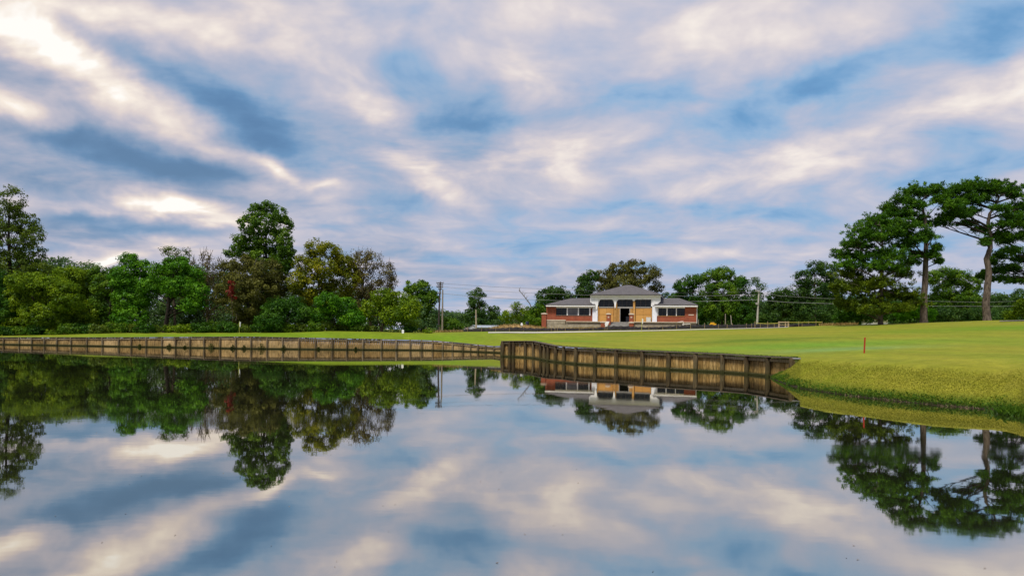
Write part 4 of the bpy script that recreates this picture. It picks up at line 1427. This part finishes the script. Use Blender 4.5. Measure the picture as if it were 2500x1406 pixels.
# bays: transom glass, grey header, plywood sheets
for xa, xb in ((1462, 1498.4), (1551.6, 1588.6)):
    p_ = MB().box(bs(xa), bs(xb), .12, .18, zb(749), zb(731.3)).build('transom_glass', GLASS, club)
    for t in (1 / 3, 2 / 3):
        xx = bs(xa) + (bs(xb) - bs(xa)) * t
        MB().box(xx - .03, xx + .03, .07, .117, zb(749), zb(731.4)).build('glazing_bar', TRIM, p_)
    MB().box(bs(xa), bs(xb), -.02, .20, zb(751.6), zb(749) - .002).build('header_board', GREYB, club)
    w = (bs(xb) - bs(xa)) / 2
    H = zb(751.6) - zt
    for i in range(2):
        for z0_, z1_ in ((0, .52), (.53, 1)):
            MB().box(bs(xa) + i * w + .012, bs(xa) + (i + 1) * w - .012, .05 + .012 * ((i + (z0_ > 0)) % 2), .09, zt + z0_ * H + .01, zt + z1_ * H - .01).build('plywood_sheet', PLY, club)
xa, xb = 1507, 1545.4
p_ = MB().box(bs(xa), bs(xb), .12, .18, zb(749), zb(731.3)).build('transom_glass', GLASS, club)
for t in (.3, .6):
    xx = bs(xa) + (bs(xb) - bs(xa)) * t
    MB().box(xx - .03, xx + .03, .07, .117, zb(749), zb(731.4)).build('glazing_bar', TRIM, p_)
MB().box(bs(xa), bs(xb), -.02, .20, zb(752.4), zb(749) - .002).build('header_board', GREYB, club)
MB().box(bs(1512.9), bs(1514.4), -.01, .15, zt, zb(752.6)).build('door_jamb', GREYB, club)
MB().box(bs(1536.6), bs(1538.2), -.01, .15, zt, zb(752.6)).build('door_jamb', GREYB, club)
MB().box(bs(1526), bs(1534), 1.6, 1.9, zt, zb(772)).build('grey_cabinet', HAZEG, club)
# central roof
ea, eb = bs(1438.5, -1.0), bs(1615.0, -1.0)
ez = bzl(718.9, -1.0)
d0, d1 = -1.0, 10.2
dm = 4.6
az = bzl(695.8, dm)
axx = bs(1533.5, dm)
m = MB()
A, Bp, Cp, Dp = (ea, d0, ez), (eb, d0, ez), (eb, d1, ez), (ea, d1, ez)
R0, R1 = (axx - .5, dm, az), (axx + .5, dm, az)
m.poly([A, Bp, R1, R0]).poly([Cp, Dp, R0, R1]).poly([Dp, A, R0]).poly([Bp, Cp, R1])
rf = m.build('roof', SHING, club)
MB().box(ea, eb, d0, d1, ez - .12, ez - .004).build('gutter', TRIM, rf)
MB().box(ea + .1, eb - .1, d0 + .1, 9.9, ez - .26, ez - .123).build('soffit', WHITE, rf)

# things around the clubhouse ---------------------------------------------
def gp(px, py, D):
    p = P(px, py, D)
    return Vector((p.x, p.y, gz(p.x, p.y)))


def bw(px, d, zl):      # building-local point to world
    s = bs(px, d)
    return Vector((XC + s * cp + d * sp_, YC - s * sp_ + d * cp, BZ + zl))


pipe_m = simple('white_pipe', (.75, .70, .66), .5, .4, .05)
r = tag(empty('handrail', bw(1655, TF - .6, 0)), 'pale bent pipe handrail in front of the right wing brick corner', 'handrail')
O = Vector(r.location)
for a in ([(1655, 786), (1661, 784.5), (1668, 783.4), (1669, 786), (1669, 801)], [(1669, 790.5), (1684, 789), (1686, 791), (1687, 801)], [(1667, 801), (1667, 789)]):
    MB().tube([bw(x, TF - .6, bzl(y, TF - .6)) - O for x, y in a], .055, 6).build('pipe', pipe_m, r)
r = tag(empty('panel_board', bw(1583, -.9, zt)), 'grey sheet panel leaning on the right plywood bay', 'panel')
O = Vector(r.location)
a, b = bw(1578, -.9, 0) - O, bw(1589, -.9, 0) - O
m = MB()
m.poly([(a.x, a.y, 0), (b.x, b.y, 0), (b.x + .1, b.y + .55, bzl(774) - zt), (a.x + .1, a.y + .55, bzl(774) - zt)])
m.poly([(a.x, a.y + .04, 0), (b.x, b.y + .04, 0), (b.x + .1, b.y + .59, bzl(774) - zt), (a.x + .1, a.y + .59, bzl(774) - zt)])
m.build('sheet', simple('grey_sheet', (.40, .40, .37), .6), r)

# cart path -------------------------------------------------------------
def ribbon(name, pxs, D, w, mat, lift=.012):
    L = []
    for px in pxs:
        dd = D(px)
        c = P(px, 810, dd)
        for o_ in (-w / 2, w / 2):
            y = c.y + o_
            x = c.x / c.y * y
            L.append((x, y, gz(x, y) + lift))
    f = [(2 * i, 2 * i + 2, 2 * i + 3, 2 * i + 1) for i in range(len(pxs) - 1)]
    f = [tuple(reversed(q)) if False else q for q in f]
    me_ = np_mesh(name, L, f)
    return link_mesh(name, me_, mat)


PATHM = simple('pale_concrete_path', (.50, .47, .42), .85, .15, .08, .6)
tag(ribbon('cart_path', list(range(1192, 1925, 12)), lambda x: float(np.interp(x, [1192, 1300, 1800, 1920], [111.2, 110.2, 109.5, 108])), 2.4, PATHM, .05), kind='structure')
tag(ribbon('cart_path', list(range(2440, 2900, 20)), lambda x: 93.0, 2.2, simple('grey_asphalt_path', (.16, .15, .16), .9), .05), kind='structure')

# silt fence ------------------------------------------------------------
SF = [(1036, 812, 7), (1060, 811, 6), (1100, 809.5, 4), (1130, 808.5, 5), (1165, 807.3, 7), (1210, 808, 8), (1262, 807.5, 9), (1320, 807, 8), (1370, 806, 6), (1420, 806, 5), (1460, 806, 7), (1500, 806, 9),
      (1545, 806, 9), (1580, 806, 6), (1620, 805.5, 6), (1660, 805, 9), (1700, 803.5, 9), (1740, 802.5, 8), (1770, 801.5, 9), (1820, 800.6, 9), (1870, 799.5, 8), (1905, 799, 7), (1950, 797.5, 6), (1995, 795.5, 4)]
FAB = simple('black_silt_fabric', (.028, .026, .032), .75, .25, .35, 1.2, dirt=(.10, .08, .055))
STK = simple('fence_stake', (.30, .22, .12), .8)


def fdist(px):
    return float(np.interp(px, [1036, 1200, 1300, 1500, 1700, 1850, 2000], [121, 116, 113.5, 113.2, 113.0, 112.5, 110]))


fen = tag(empty('silt_fence', gp(1036, 810, fdist(1036))), 'long sagging black fabric silt fence on stakes behind the cart path', 'fence')
O = Vector(fen.location)
xs = np.arange(1036, 1996, 6.0)
vv, ff = [], []
for i, x in enumerate(xs):
    D = fdist(x) + .12 * math.sin(x * .21)
    h = float(np.interp(x, [a for a, b, c in SF], [c for a, b, c in SF])) * D / F * 1.05 * (1 + .12 * math.sin(x * .37) + .08 * math.sin(x * 1.1))
    p = P(x, 806, D)
    g = gz(p.x, p.y)
    vv += [(p.x - O.x, p.y - O.y, g - .08 - O.z), (p.x + .03 - O.x, p.y - .07 - O.y, g + h * .5 - O.z), (p.x - O.x, p.y - O.y, g + h - O.z)]
for i in range(len(xs) - 1):
    for k in range(2):
        ff.append((3 * i + k, 3 * i + 3 + k, 3 * i + 4 + k, 3 * i + 1 + k))
link_mesh('fabric', np_mesh('fabric', vv, ff, smooth=True), FAB, fen)
for x in list(range(1040, 1996, 34)) + [1355, 1361, 1477, 1775, 1835]:
    D = fdist(x) - .1
    p = gp(x, 806, D) - O
    hh = rnd.uniform(.65, 1.0)
    MB().box(p.x - .03, p.x + .03, p.y - .03, p.y + .03, p.z - .3, p.z + hh).build('stake', STK, fen)

# yellow tape line, frame and posts right ----------------------------------
YEL = simple('yellow_tape', (.45, .42, .07), .6, .3, .08)
PALEW = simple('pale_lumber', (.42, .32, .20), .8, .2, .12)
yf = tag(empty('rope_barrier', gp(1845, 800, 111)), 'yellow rope barrier on small stakes right of the leaning pole', 'barrier')
O = Vector(yf.location)
rp = [(1846, 789), (1870, 790), (1895, 789.2), (1902, 788.8)]
for seg in (rp, [(1926, 786.8), (1950, 787.2), (1980, 786.6), (2006, 786.5)]):
    MB().tube([P(x, y, 110.6) - O for x, y in seg], .045, 4).build('rope', YEL, yf)
for x in (1843, 1874, 1950, 1974, 2007):
    p = gp(x, 800, 110.6) - O
    t = P(x, 784.5, 110.6) - O
    MB().box(p.x - .035, p.x + .035, p.y - .03, p.y + .03, p.z - .2, t.z).build('stake', STK, yf)
ff_ = tag(empty('timber_frame', gp(1901, 800, 109.8)), 'open pale timber frame standing between the two yellow rope runs', 'frame')
O = Vector(ff_.location)
for x, w in ((1901.5, .1), (1917.5, .08), (1924.5, .11)):
    p = gp(x, 800, 109.8) - O
    t = P(x, 784.6, 109.8) - O
    MB().box(p.x - w, p.x + w, p.y - .05, p.y + .05, p.z - .2, t.z).build('upright', PALEW, ff_)
a, b = P(1900, 786, 109.8) - O, P(1926, 785.6, 109.8) - O
MB().box(a.x, b.x, a.y - .09, a.y - .055, a.z - .12, a.z + .06).build('crossbar', PALEW, ff_)
a = P(1902, 799, 109.8) - O
MB().box(a.x, b.x, a.y + .055, a.y + .09, a.z + .35, a.z + .45).build('crossbar', PALEW, ff_)

# small yellow machine behind the fence ---------------------------------
ym = tag(empty('compact_machine', gp(1740, 799, 116)), 'small yellow construction machine half hidden behind the silt fence', 'machine')
YM = simple('yellow_machine_paint', (.75, .40, .02), .45, .4, .08)
zo = P(1740, 797, 116).z - ym.location[2]
MB().box(-.52, .52, -.3, .3, zo + .05, zo + .42).prism([(-.40, zo + .42), (.30, zo + .42), (.16, zo + .68), (-.26, zo + .68)], -.26, .26).build('body', YM, ym)
MB().box(-.08, .08, -.1, .1, zo + .68, zo + .80).build('seat', TRIM, ym)
MB().box(.30, .50, -.28, .28, zo + .42, zo + .50).build('bonnet', YM, ym)
for x in (-.36, .36):
    mb = MB()
    mb.tube([(x, -.36, zo + .02), (x, -.22, zo + .02)], .2, 12)
    mb.tube([(x, .22, zo + .02), (x, .36, zo + .02)], .2, 12)
    mb.build('wheel', TRIM, ym)
MB().box(-.5, .5, -.28, .28, -.1, zo + .05).build('chassis', TRIM, ym)
# white capped post and dark blue drum on the soil mound
wp = tag(empty('marker_post', gp(1273.5, 803, 116)), 'short white-topped marker post by the soil mound', 'post')
t = P(1273.5, 788, 116) - Vector(wp.location)
MB().box(-.09, .09, -.06, .06, -.2, t.z - .45).build('shaft', simple('pale_post', (.42, .36, .24), .8), wp)
MB().box(-.17, .17, -.12, .12, t.z - .445, t.z - .12).box(-.1, .1, -.08, .08, t.z - .12, t.z).build('head', WHITE, wp)
dr = tag(empty('drum', gp(1287, 802, 124)), 'dark blue drum standing beyond the soil mound', 'drum')
z1 = P(1287, 785, 124).z - dr.location[2]
mb = MB()
mb.tube([(0, 0, z1 - .95), (0, 0, z1 - .93), (0, 0, z1 - .35), (0, 0, z1 - .33), (0, 0, z1 - .05), (0, 0, z1)], [.26, .28, .27, .29, .28, .24], 12)
mb.box(-.2, .2, -.2, .2, -.2, z1 - .95)
mb.build('barrel', simple('dark_blue_plastic', (.02, .03, .08), .4), dr)

# soil mound with dry grass --------------------------------------------
mx_, my_ = [], []
vv, ff = [], []
nx, ny = 40, 10
for i in range(nx):
    px = 1188 + (1330 - 1188) * i / (nx - 1)
    for j in range(ny):
        D = 117.5 + 5 * j / (ny - 1)
        p = P(px, 800, D)
        top = float(np.interp(px, [1188, 1210, 1230, 1255, 1285, 1310, 1330], [806, 799, 795, 793, 795, 798, 801]))
        tz = CAMZ - hv(px, top)[1] * 120 / F
        g = gz(p.x, p.y) - .2
        k = math.sin(math.pi * j / (ny - 1))
        vv.append((p.x, p.y, g + max(.0, (tz - g)) * k * (1 + .06 * math.sin(i * 1.7 + j))))
for i in range(nx - 1):
    for j in range(ny - 1):
        a = i * ny + j
        ff.append((a, a + ny, a + ny + 1, a + 1))
SOIL = simple('bare_tan_soil', (.34, .22, .10), .95, .05, .3, 1.5, dirt=(.15, .13, .05))
tag(link_mesh('soil_mound', np_mesh('soil_mound', vv, ff, smooth=True), SOIL), kind='structure')


def blades(name, pts, h, w, pal, lean=.4, kind='stuff', mesh_only=False):
    pts = np.asarray(pts)
    n = len(pts)
    hh = h * RG.uniform(.5, 1.3, n)
    a = RG.uniform(0, 2 * math.pi, n)
    ln = RG.uniform(.1, 1, n) * lean
    dx, dy = np.cos(a), np.sin(a)
    sx, sy = -dy * w / 2, dx * w / 2
    v = np.empty((n, 4, 3), np.float32)
    v[:, 0] = pts + np.stack([sx, sy, np.full(n, -.02)], -1)
    v[:, 1] = pts + np.stack([-sx, -sy, np.full(n, -.02)], -1)
    v[:, 2] = pts + np.stack([dx * hh * ln * .4 - sx * .7, dy * hh * ln * .4 - sy * .7, hh * .6], -1)
    v[:, 3] = pts + np.stack([dx * hh * ln, dy * hh * ln, hh * (1 - .35 * ln)], -1)
    f = np.arange(n * 4, dtype=np.int32).reshape(-1, 4)
    f = np.concatenate([f[:, [0, 1, 2]], f[:, [0, 2, 3]]])
    t_ = np.repeat(RG.uniform(0, 1, n), 4)
    return tag(link_mesh(name, np_mesh(name, v.reshape(-1, 3), f, attrs={'tint': t_}), PAL[pal]), kind=kind)


pt = []
vva = np.array(vv)
for k in RG.integers(0, len(vva), 2200):
    pt.append(vva[k] + RG.normal(size=3) * np.array([.35, .3, .0]))
blades('dry_grass', pt, .30, .07, 'straw', .8)
pt = []
for x0_, x1_, D, n in ((1388, 1468, 116.4, 900), (1300, 1390, 116.5, 420), (1560, 1640, 116, 380), (2000, 2095, 112, 500), (1040, 1130, 116, 500)):
    for k in range(n):
        p = P(RG.uniform(x0_, x1_), 806, D + RG.normal() * .5)
        pt.append((p.x, p.y, gz(p.x, p.y)))
blades('dry_weeds', pt, .42, .07, 'straw', .7)

# far buildings ----------------------------------------------------------
def gable_house(label, px0, px1, ridge, eave, base, D, roofm, wallm, gable_px=None, depth=9):
    c = P((px0 + px1) / 2, base, D)
    root = tag(empty('house', (c.x, c.y, c.z - 3)), label, 'house')
    k = D / F
    w = (px1 - px0) * k / 2
    ze, zr, zb_ = (base - eave) * k + 3, (base - ridge) * k + 3, 0
    MB().box(-w + .3, w - .3, .4, depth - .4, zb_, ze).build('wall', wallm, root)
    MB().poly([(-w, 0, ze - .05), (w, 0, ze - .05), (w, depth / 2, zr), (-w, depth / 2, zr)]).poly([(w, depth, ze - .05), (-w, depth, ze - .05), (-w, depth / 2, zr), (w, depth / 2, zr)]).build('roof', roofm, root)
    MB().poly([(-w + .28, .4, ze), (-w + .28, depth - .4, ze), (-w + .28, depth / 2, zr - .1)]).poly([(w - .28, .4, ze), (w - .28, depth - .4, ze), (w - .28, depth / 2, zr - .1)]).build('gable', wallm, root)
    if gable_px:
        g0, g1, gt = gable_px
        x0_, x1_ = (g0 - (px0 + px1) / 2) * k, (g1 - (px0 + px1) / 2) * k
        zt_ = (base - gt) * k + 3
        xm = (x0_ + x1_) / 2
        MB().prism([(x0_, 0), (x1_, 0), (x1_, ze - .02), (xm, zt_), (x0_, ze - .02)], -1.0, .5).build('front_gable', wallm, root)
        MB().poly([(x0_ - .2, -1.2, ze - .15), (xm, -1.2, zt_ + .08), (xm, 4, zt_ + .08), (x0_ - .2, 4, ze - .15)]).poly([(xm, -1.2, zt_ + .08), (x1_ + .2, -1.2, ze - .15), (x1_ + .2, 4, ze - .15), (xm, 4, zt_ + .08)]).build('gable_roof', roofm, root)
    return root


BROWNR = simple('brown_grey_roof', (.20, .155, .14), .9, .1, .15, .5)
PALER = simple('pale_blue_metal_roof', (.36, .40, .46), .5, .4, .08, .5)
REDW = simple('faded_brick', (.30, .14, .10), .9)
PALEWL = simple('pale_siding', (.42, .44, .50), .7)
gable_house('low brown-roofed house beyond the silt fence right of the poles', 1093, 1142, 799.5, 806, 812, 168, BROWNR, PALEWL, (1124, 1138, 796))
gable_house('low pale blue metal-roofed building beyond the soil mound', 1150, 1216, 793.5, 799, 812, 172, PALER, PALEWL, (1143, 1164, 793.5))
gable_house('sliver of a white building beyond the leftmost pine foot', 2157, 2174, 776, 780, 794, 128, WHITE, WHITE)

# poles and cables --------------------------------------------------------
POLM = bark_mat('weathered_pole', (.16, .13, .10), (.32, .28, .23))
POLD = bark_mat('dark_pole', (.035, .028, .028), (.09, .075, .07))


def pole(label, pts, D, r, mat, arms=(), lamp=None):
    b = P(pts[0][0], pts[0][1], D)
    root = tag(empty('utility_pole', (b.x, b.y, gz(b.x, b.y))), label, 'pole')
    O = Vector(root.location)
    pp = [P(x, y, D) - O for x, y in pts]
    pp[0] = Vector((pp[0].x, 0, -.3))
    MB().tube(pp, [r * (1 - .35 * i / (len(pp) - 1)) for i in range(len(pp))], 8).build('mast', mat, root)
    for (xa, xb, y, hh) in arms:
        a, b_ = P(xa, y, D) - O, P(xb, y, D) - O
        arm = MB().box(a.x, b_.x, -.10 - r, -r, a.z - hh / 2, a.z + hh / 2).build('crossarm', mat, root)
        mb = MB()
        for t in (.05, .35, .65, .95):
            x = a.x + (b_.x - a.x) * t
            mb.tube([(x, -.05 - r, a.z + hh / 2), (x, -.05 - r, a.z + hh / 2 + .25)], .06, 5)
        mb.build('insulator', GREYB, arm)
    return root


pole('tall dark power pole with stacked crossarms beside the left wood', [(1071, 812), (1072, 760), (1074, 715), (1075.5, 688)], 145, .20, POLD,
     arms=((1066, 1083, 691.5, .18), (1068, 1082, 696, .16), (1066, 1082, 700.5, .22), (1070, 1080, 706, .16), (1068, 1077, 716.5, .16)))
pole('plain bare pole standing right of the power pole with crossarms', [(1079.5, 812), (1080.3, 760), (1081, 707)], 140, .19, POLM)
pole('short pale pole in front of the lone dark tree', [(1162.7, 808), (1162.3, 782), (1162, 756)], 128, .17, simple('pale_pole_wood', (.38, .32, .24), .9), arms=((1150, 1176, 725.5, .1),) if False else ())
pole('leaning pale pole right of the clubhouse trees', [(1848, 793), (1850, 760), (1853, 711)], 122, .19, simple('light_pole_wood', (.42, .40, .36), .9), arms=((1843, 1853, 711.5, .08), (1844, 1850, 742.5, .12)))
pole('thin pale stub pole left of the leaning pole', [(1771, 795), (1771, 766)], 118, .10, POLM)
pole('short tilted stick pole behind the silt fence', [(1787, 792), (1784, 769)], 116, .07, simple('pale_stick_wood', (.45, .40, .34), .9))
pole('thin stake pole at the corner of the clubhouse right wing', [(1705.5, 794), (1705.5, 779)], 117, .06, POLM)

CAB = simple('cable', (.20, .21, .21), .6)
CABD = simple('cable_dark', (.06, .06, .07), .6)


def cable(label, pts, r=.028, mat=CAB):
    P3 = [P(*q) for q in pts]
    O = P3[0]
    o_ = MB().tube([p - O for p in P3], r, 4, cap=False).build('power_cable', mat)
    o_.location = O
    tag(o_, label, 'cable', 'overhead cables')
    return o_


cable('topmost overhead cable running from the power pole past the clubhouse', [(1078, 692, 144.5), (1200, 700, 141), (1330, 706, 137), (1480, 711, 133), (1620, 715, 129), (1740, 714, 125), (1850, 711.5, 122)], .022, CABD)
cable('middle overhead cable running from the power pole to the leaning pole', [(1078, 700, 144.5), (1200, 711, 141), (1330, 717, 137), (1480, 722, 133), (1640, 723, 129), (1740, 722, 125), (1850, 719, 122)], .026)
cable('lowest overhead cable dipping behind the clubhouse roof', [(1078, 716.5, 144.5), (1160, 724, 142), (1260, 730, 139), (1400, 735, 135), (1560, 738, 131), (1700, 736, 126), (1850, 732, 122)], .032)
cable('upper overhead cable running right from the leaning pole behind the pines', [(1853, 712, 122), (1900, 722, 121), (2000, 728, 119), (2150, 733, 117), (2400, 738, 114), (2700, 728, 110)], .022)
cable('lower overhead cable running right from the leaning pole behind the pines', [(1853, 732, 122), (1920, 738, 121), (2050, 742, 119), (2200, 747, 117), (2450, 748, 114), (2700, 740, 110)], .032)

# flags and markers -------------------------------------------------------
WF = simple('white_flag_cloth', (.85, .85, .88), .8, .2, .03)
YP = simple('yellow_pin', (.55, .55, .10), .5)


def flag(label, px, ytop, D, hpx=None):
    g = gp(px, 815, D)
    root = tag(empty('flagstick', g), label, 'golf flag')
    z = P(px, ytop, D).z - g.z
    MB().tube([(0, 0, -.1), (0, 0, z)], .028, 6).build('pin', YP, root)
    vv, ff = [], []
    n = 8
    for i in range(n + 1):
        t = i / n
        x = .30 * t * (1 - .3 * t)
        for j in range(4):
            s = j / 3
            vv.append((x * (1 - .35 * s) + .02, .05 * math.sin(t * 9 + s * 2), z - .03 - .72 * s - .18 * t))
    for i in range(n):
        for j in range(3):
            a = i * 4 + j
            ff.append((a, a + 4, a + 5, a + 1))
    link_mesh('flag_cloth', np_mesh('flag_cloth', vv, ff, smooth=True), WF, root)
    return root


flag('white golf flag hanging limp on the left green before the tall tree', 584, 784, 104)
flag('white golf flag on a yellow pin in front of the clubhouse right bay', 1566.5, 776.5, 106)
mk = tag(empty('tee_marker', gp(983.5, 813, 110)), 'small white sign standing at the back edge of the left green', 'sign')
z = P(983.5, 805.5, 110).z - mk.location[2]
MB().box(-.17, .17, -.02, .02, z - .55, z).prism([(-.17, z), (.17, z), (0, z + .09)], -.02, .02).build('board', WF, mk)
MB().box(-.03, .03, .02, .06, -.2, z - .3).build('post', POLM, mk)
pn = tag(empty('thin_pin', gp(997, 822, 103)), 'thin yellow pin on the green just right of the small white sign', 'pin')
MB().tube([(0, 0, -.1), (0, 0, .75)], .02, 5).box(-.03, .03, -.03, .03, .75, .80).build('pin', YP, pn)

RED = simple('red_stake_paint', (.40, .03, .012), .5, .35, .12)
sg = P(2110, 862, 43.6)
sz = gz(sg.x, sg.y)
st = tag(empty('hazard_stake', (sg.x, sg.y, sz)), 'red hazard stake on the fairway above the bank', 'stake')
mb = MB()
mb.prism([(-.04, -.15), (.03, -.15), (.045, .97), (.01, 1.0), (-.025, .97)], -.03, .03)
mb.build('stake_body', RED, st)
st.rotation_euler = (0, math.radians(1.2), 0)
MB().box(.012, .047, -.034, .034, .97, .99).build('stake_tip', RED, st)

# weeds in the water at the foot of the far wall
WL = ["tall pointed weed clump below the left green's middle at the far wall", 'weed clump three bays left of the golf flag at the far wall', 'small weed clump just left of the golf flag at the far wall', 'weed clump just right of the golf flag at the far wall', 'biggest round weed clump at the far wall below the tallest tree', 'weed clump right of the biggest round one at the far wall', 'leftmost weed clump at the far wall waterline', 'rightmost weed clump at the far wall, left of the small white sign', 'low weed clump between the two pointed ones at the far wall', 'weed clump at the far wall below the yellowing tree']
for wi, (x, s) in enumerate(((417, 1.0), (519, 1.15), (571, .9), (599, .9), (641, 1.3), (695, 1.0), (345, .7), (870, .7), (455, .6), (780, .6))):
    p, zz = wall_pt(x, LW, LC)
    D = p.y - .45
    wy = ip(LW, x)
    root = tag(empty('waterside_weed', (p.x, D, 0)), WL[wi], 'weed', 'weeds at the foot of the far timber wall')
    c = np.array([[0, 0, .12 * s], [.15 * s, 0, .25 * s], [-.16 * s, 0, .2 * s], [0, 0, .48 * s]])
    me_ = leaves_mesh('foliage', c, unit(RG.normal(size=(4, 3))), np.array([.3, .24, .24, .2]) * s, 60, .16, lw_=.35, radial=True)
    link_mesh('foliage', me_, PAL['weed'], root)
    MB().tube([(0, 0, -.3), (0, 0, .4 * s)], .02, 4).build('stem', BARKD, root)

# grass on the bank ---------------------------------------------------------
dg = bpy.context.evaluated_depsgraph_get()
gme = ground.data
nv = len(gme.vertices)
co = np.empty(nv * 3, np.float32)
gme.vertices.foreach_get('co', co)
co = co.reshape(-1, 3)
q = np.concatenate(gf)
cen = co[q].mean(1)
px_of = 1250 + F * cen[:, 0] / cen[:, 1]
e1, e2 = co[q[:, 2]] - co[q[:, 0]], co[q[:, 3]] - co[q[:, 1]]
area = .5 * np.linalg.norm(np.cross(e1, e2), axis=1)


def scatter(mask, dens):
    idx = np.where(mask)[0]
    n = RG.poisson(area[idx] * dens)
    ii = np.repeat(idx, n)
    a, b = RG.uniform(0, 1, (2, len(ii), 1))
    c0, c1, c2, c3 = (co[q[ii, k]] for k in range(4))
    return (c0 * (1 - a) + c1 * a) * (1 - b) + (c3 * (1 - a) + c2 * a) * b


PAL['bankgrass'] = leaf_mat('bank_grass', (.085, .105, .006), (.20, .215, .014), (.40, .37, .055), .3)
PAL['lushgrass'] = leaf_mat('lush_grass', (.02, .055, .004), (.05, .12, .007), (.11, .20, .014), .3)
bankm = (px_of > 1872) & (px_of < 2640) & (cen[:, 1] < 47.5) & (cen[:, 2] > .02)
prow = terr(cen[:, 0], cen[:, 1])
rough = bankm & (cen[:, 2] > .10) & (cen[:, 2] < 1.74)
p_ = scatter(rough, 900)
pn_ = np.sin(p_[:, 0] * 1.9 + p_[:, 1] * .8) * .5 + np.sin(p_[:, 0] * .7 - p_[:, 1] * 2.3 + 1) * .5
kk = np.clip((1.46 + .12 * pn_ - p_[:, 2]) / .40, 0.0, 1)
p_ = p_[RG.uniform(0, 1, len(p_)) < kk]
blades('bank_grass', p_, .040, .013, 'bankgrass', 1.7)
lush = bankm & (cen[:, 2] <= .5)
lp_ = scatter(lush, 700)
lp_ = lp_[RG.uniform(0, 1, len(lp_)) < np.clip((.46 + .12 * np.sin(lp_[:, 0] * 2.3 + lp_[:, 1]) - lp_[:, 2]) / .38, 0, 1)]
blades('waterside_grass', lp_, .10, .015, 'lushgrass', 1.3)
# fringe hanging over the near wall cap and the grass tuft at the right frame edge
pt = []
for k in range(3600):
    x = RG.uniform(1300, 1950)
    p, zz = wall_pt(min(x, 1936), RW, RC)
    u = (x - 1250) / F
    y = p.y + RG.uniform(.14, .5)
    pt.append((p.x / p.y * y if x < 1936 else u * y, y, zz - .02))
blades('edge_grass', pt, .09, .03, 'lushgrass', 1.0)
pt = []
for k in range(2600):
    c = P(2500, 1014, 26.3)
    x, y = c.x + RG.normal() * .42 + .25, c.y + RG.normal() * .55
    pt.append((x, y, .0))
blades('shore_tuft_grass', pt, .26, .03, 'lushgrass', 1.0)
# twigs and debris along the muddy edge
deb = MB()
for k in range(60):
    px = RG.uniform(2060, 2480)
    s = shore(px, BK)
    y = s.y - RG.uniform(-.05, .55)
    x = s.x / s.y * y
    a = RG.uniform(0, 3.14)
    L = RG.uniform(.04, .22)
    deb.tube([(x, y, .01), (x + math.cos(a) * L, y + math.sin(a) * L, .015 + RG.uniform(0, .09))], .008, 3)
tag(deb.build('shore_debris', simple('dry_twig', (.20, .15, .09), .9)), kind='stuff')

# small leaves and specks floating on the pond
V, Fc = [], []
for k in range(130):
    D = 8.5 + 40 * RG.uniform() ** 1.6
    x = RG.uniform(-.8, .8) * D
    if x / D > .30 and D > 22:
        continue
    a = RG.uniform(0, 6.28)
    L = RG.uniform(.010, .024)
    w = L * RG.uniform(.35, .7)
    ca, sa = math.cos(a), math.sin(a)
    b = len(V)
    V += [(x - ca * L, D - sa * L, .004), (x + sa * w, D - ca * w, .006), (x + ca * L, D + sa * L, .012), (x - sa * w, D + ca * w, .006)]
    Fc.append((b, b + 1, b + 2, b + 3))
tag(link_mesh('floating_leaves', np_mesh('floating_leaves', V, Fc), simple('dead_leaf', (.16, .11, .06), .8, .2, .5, 1.0)), kind='stuff')
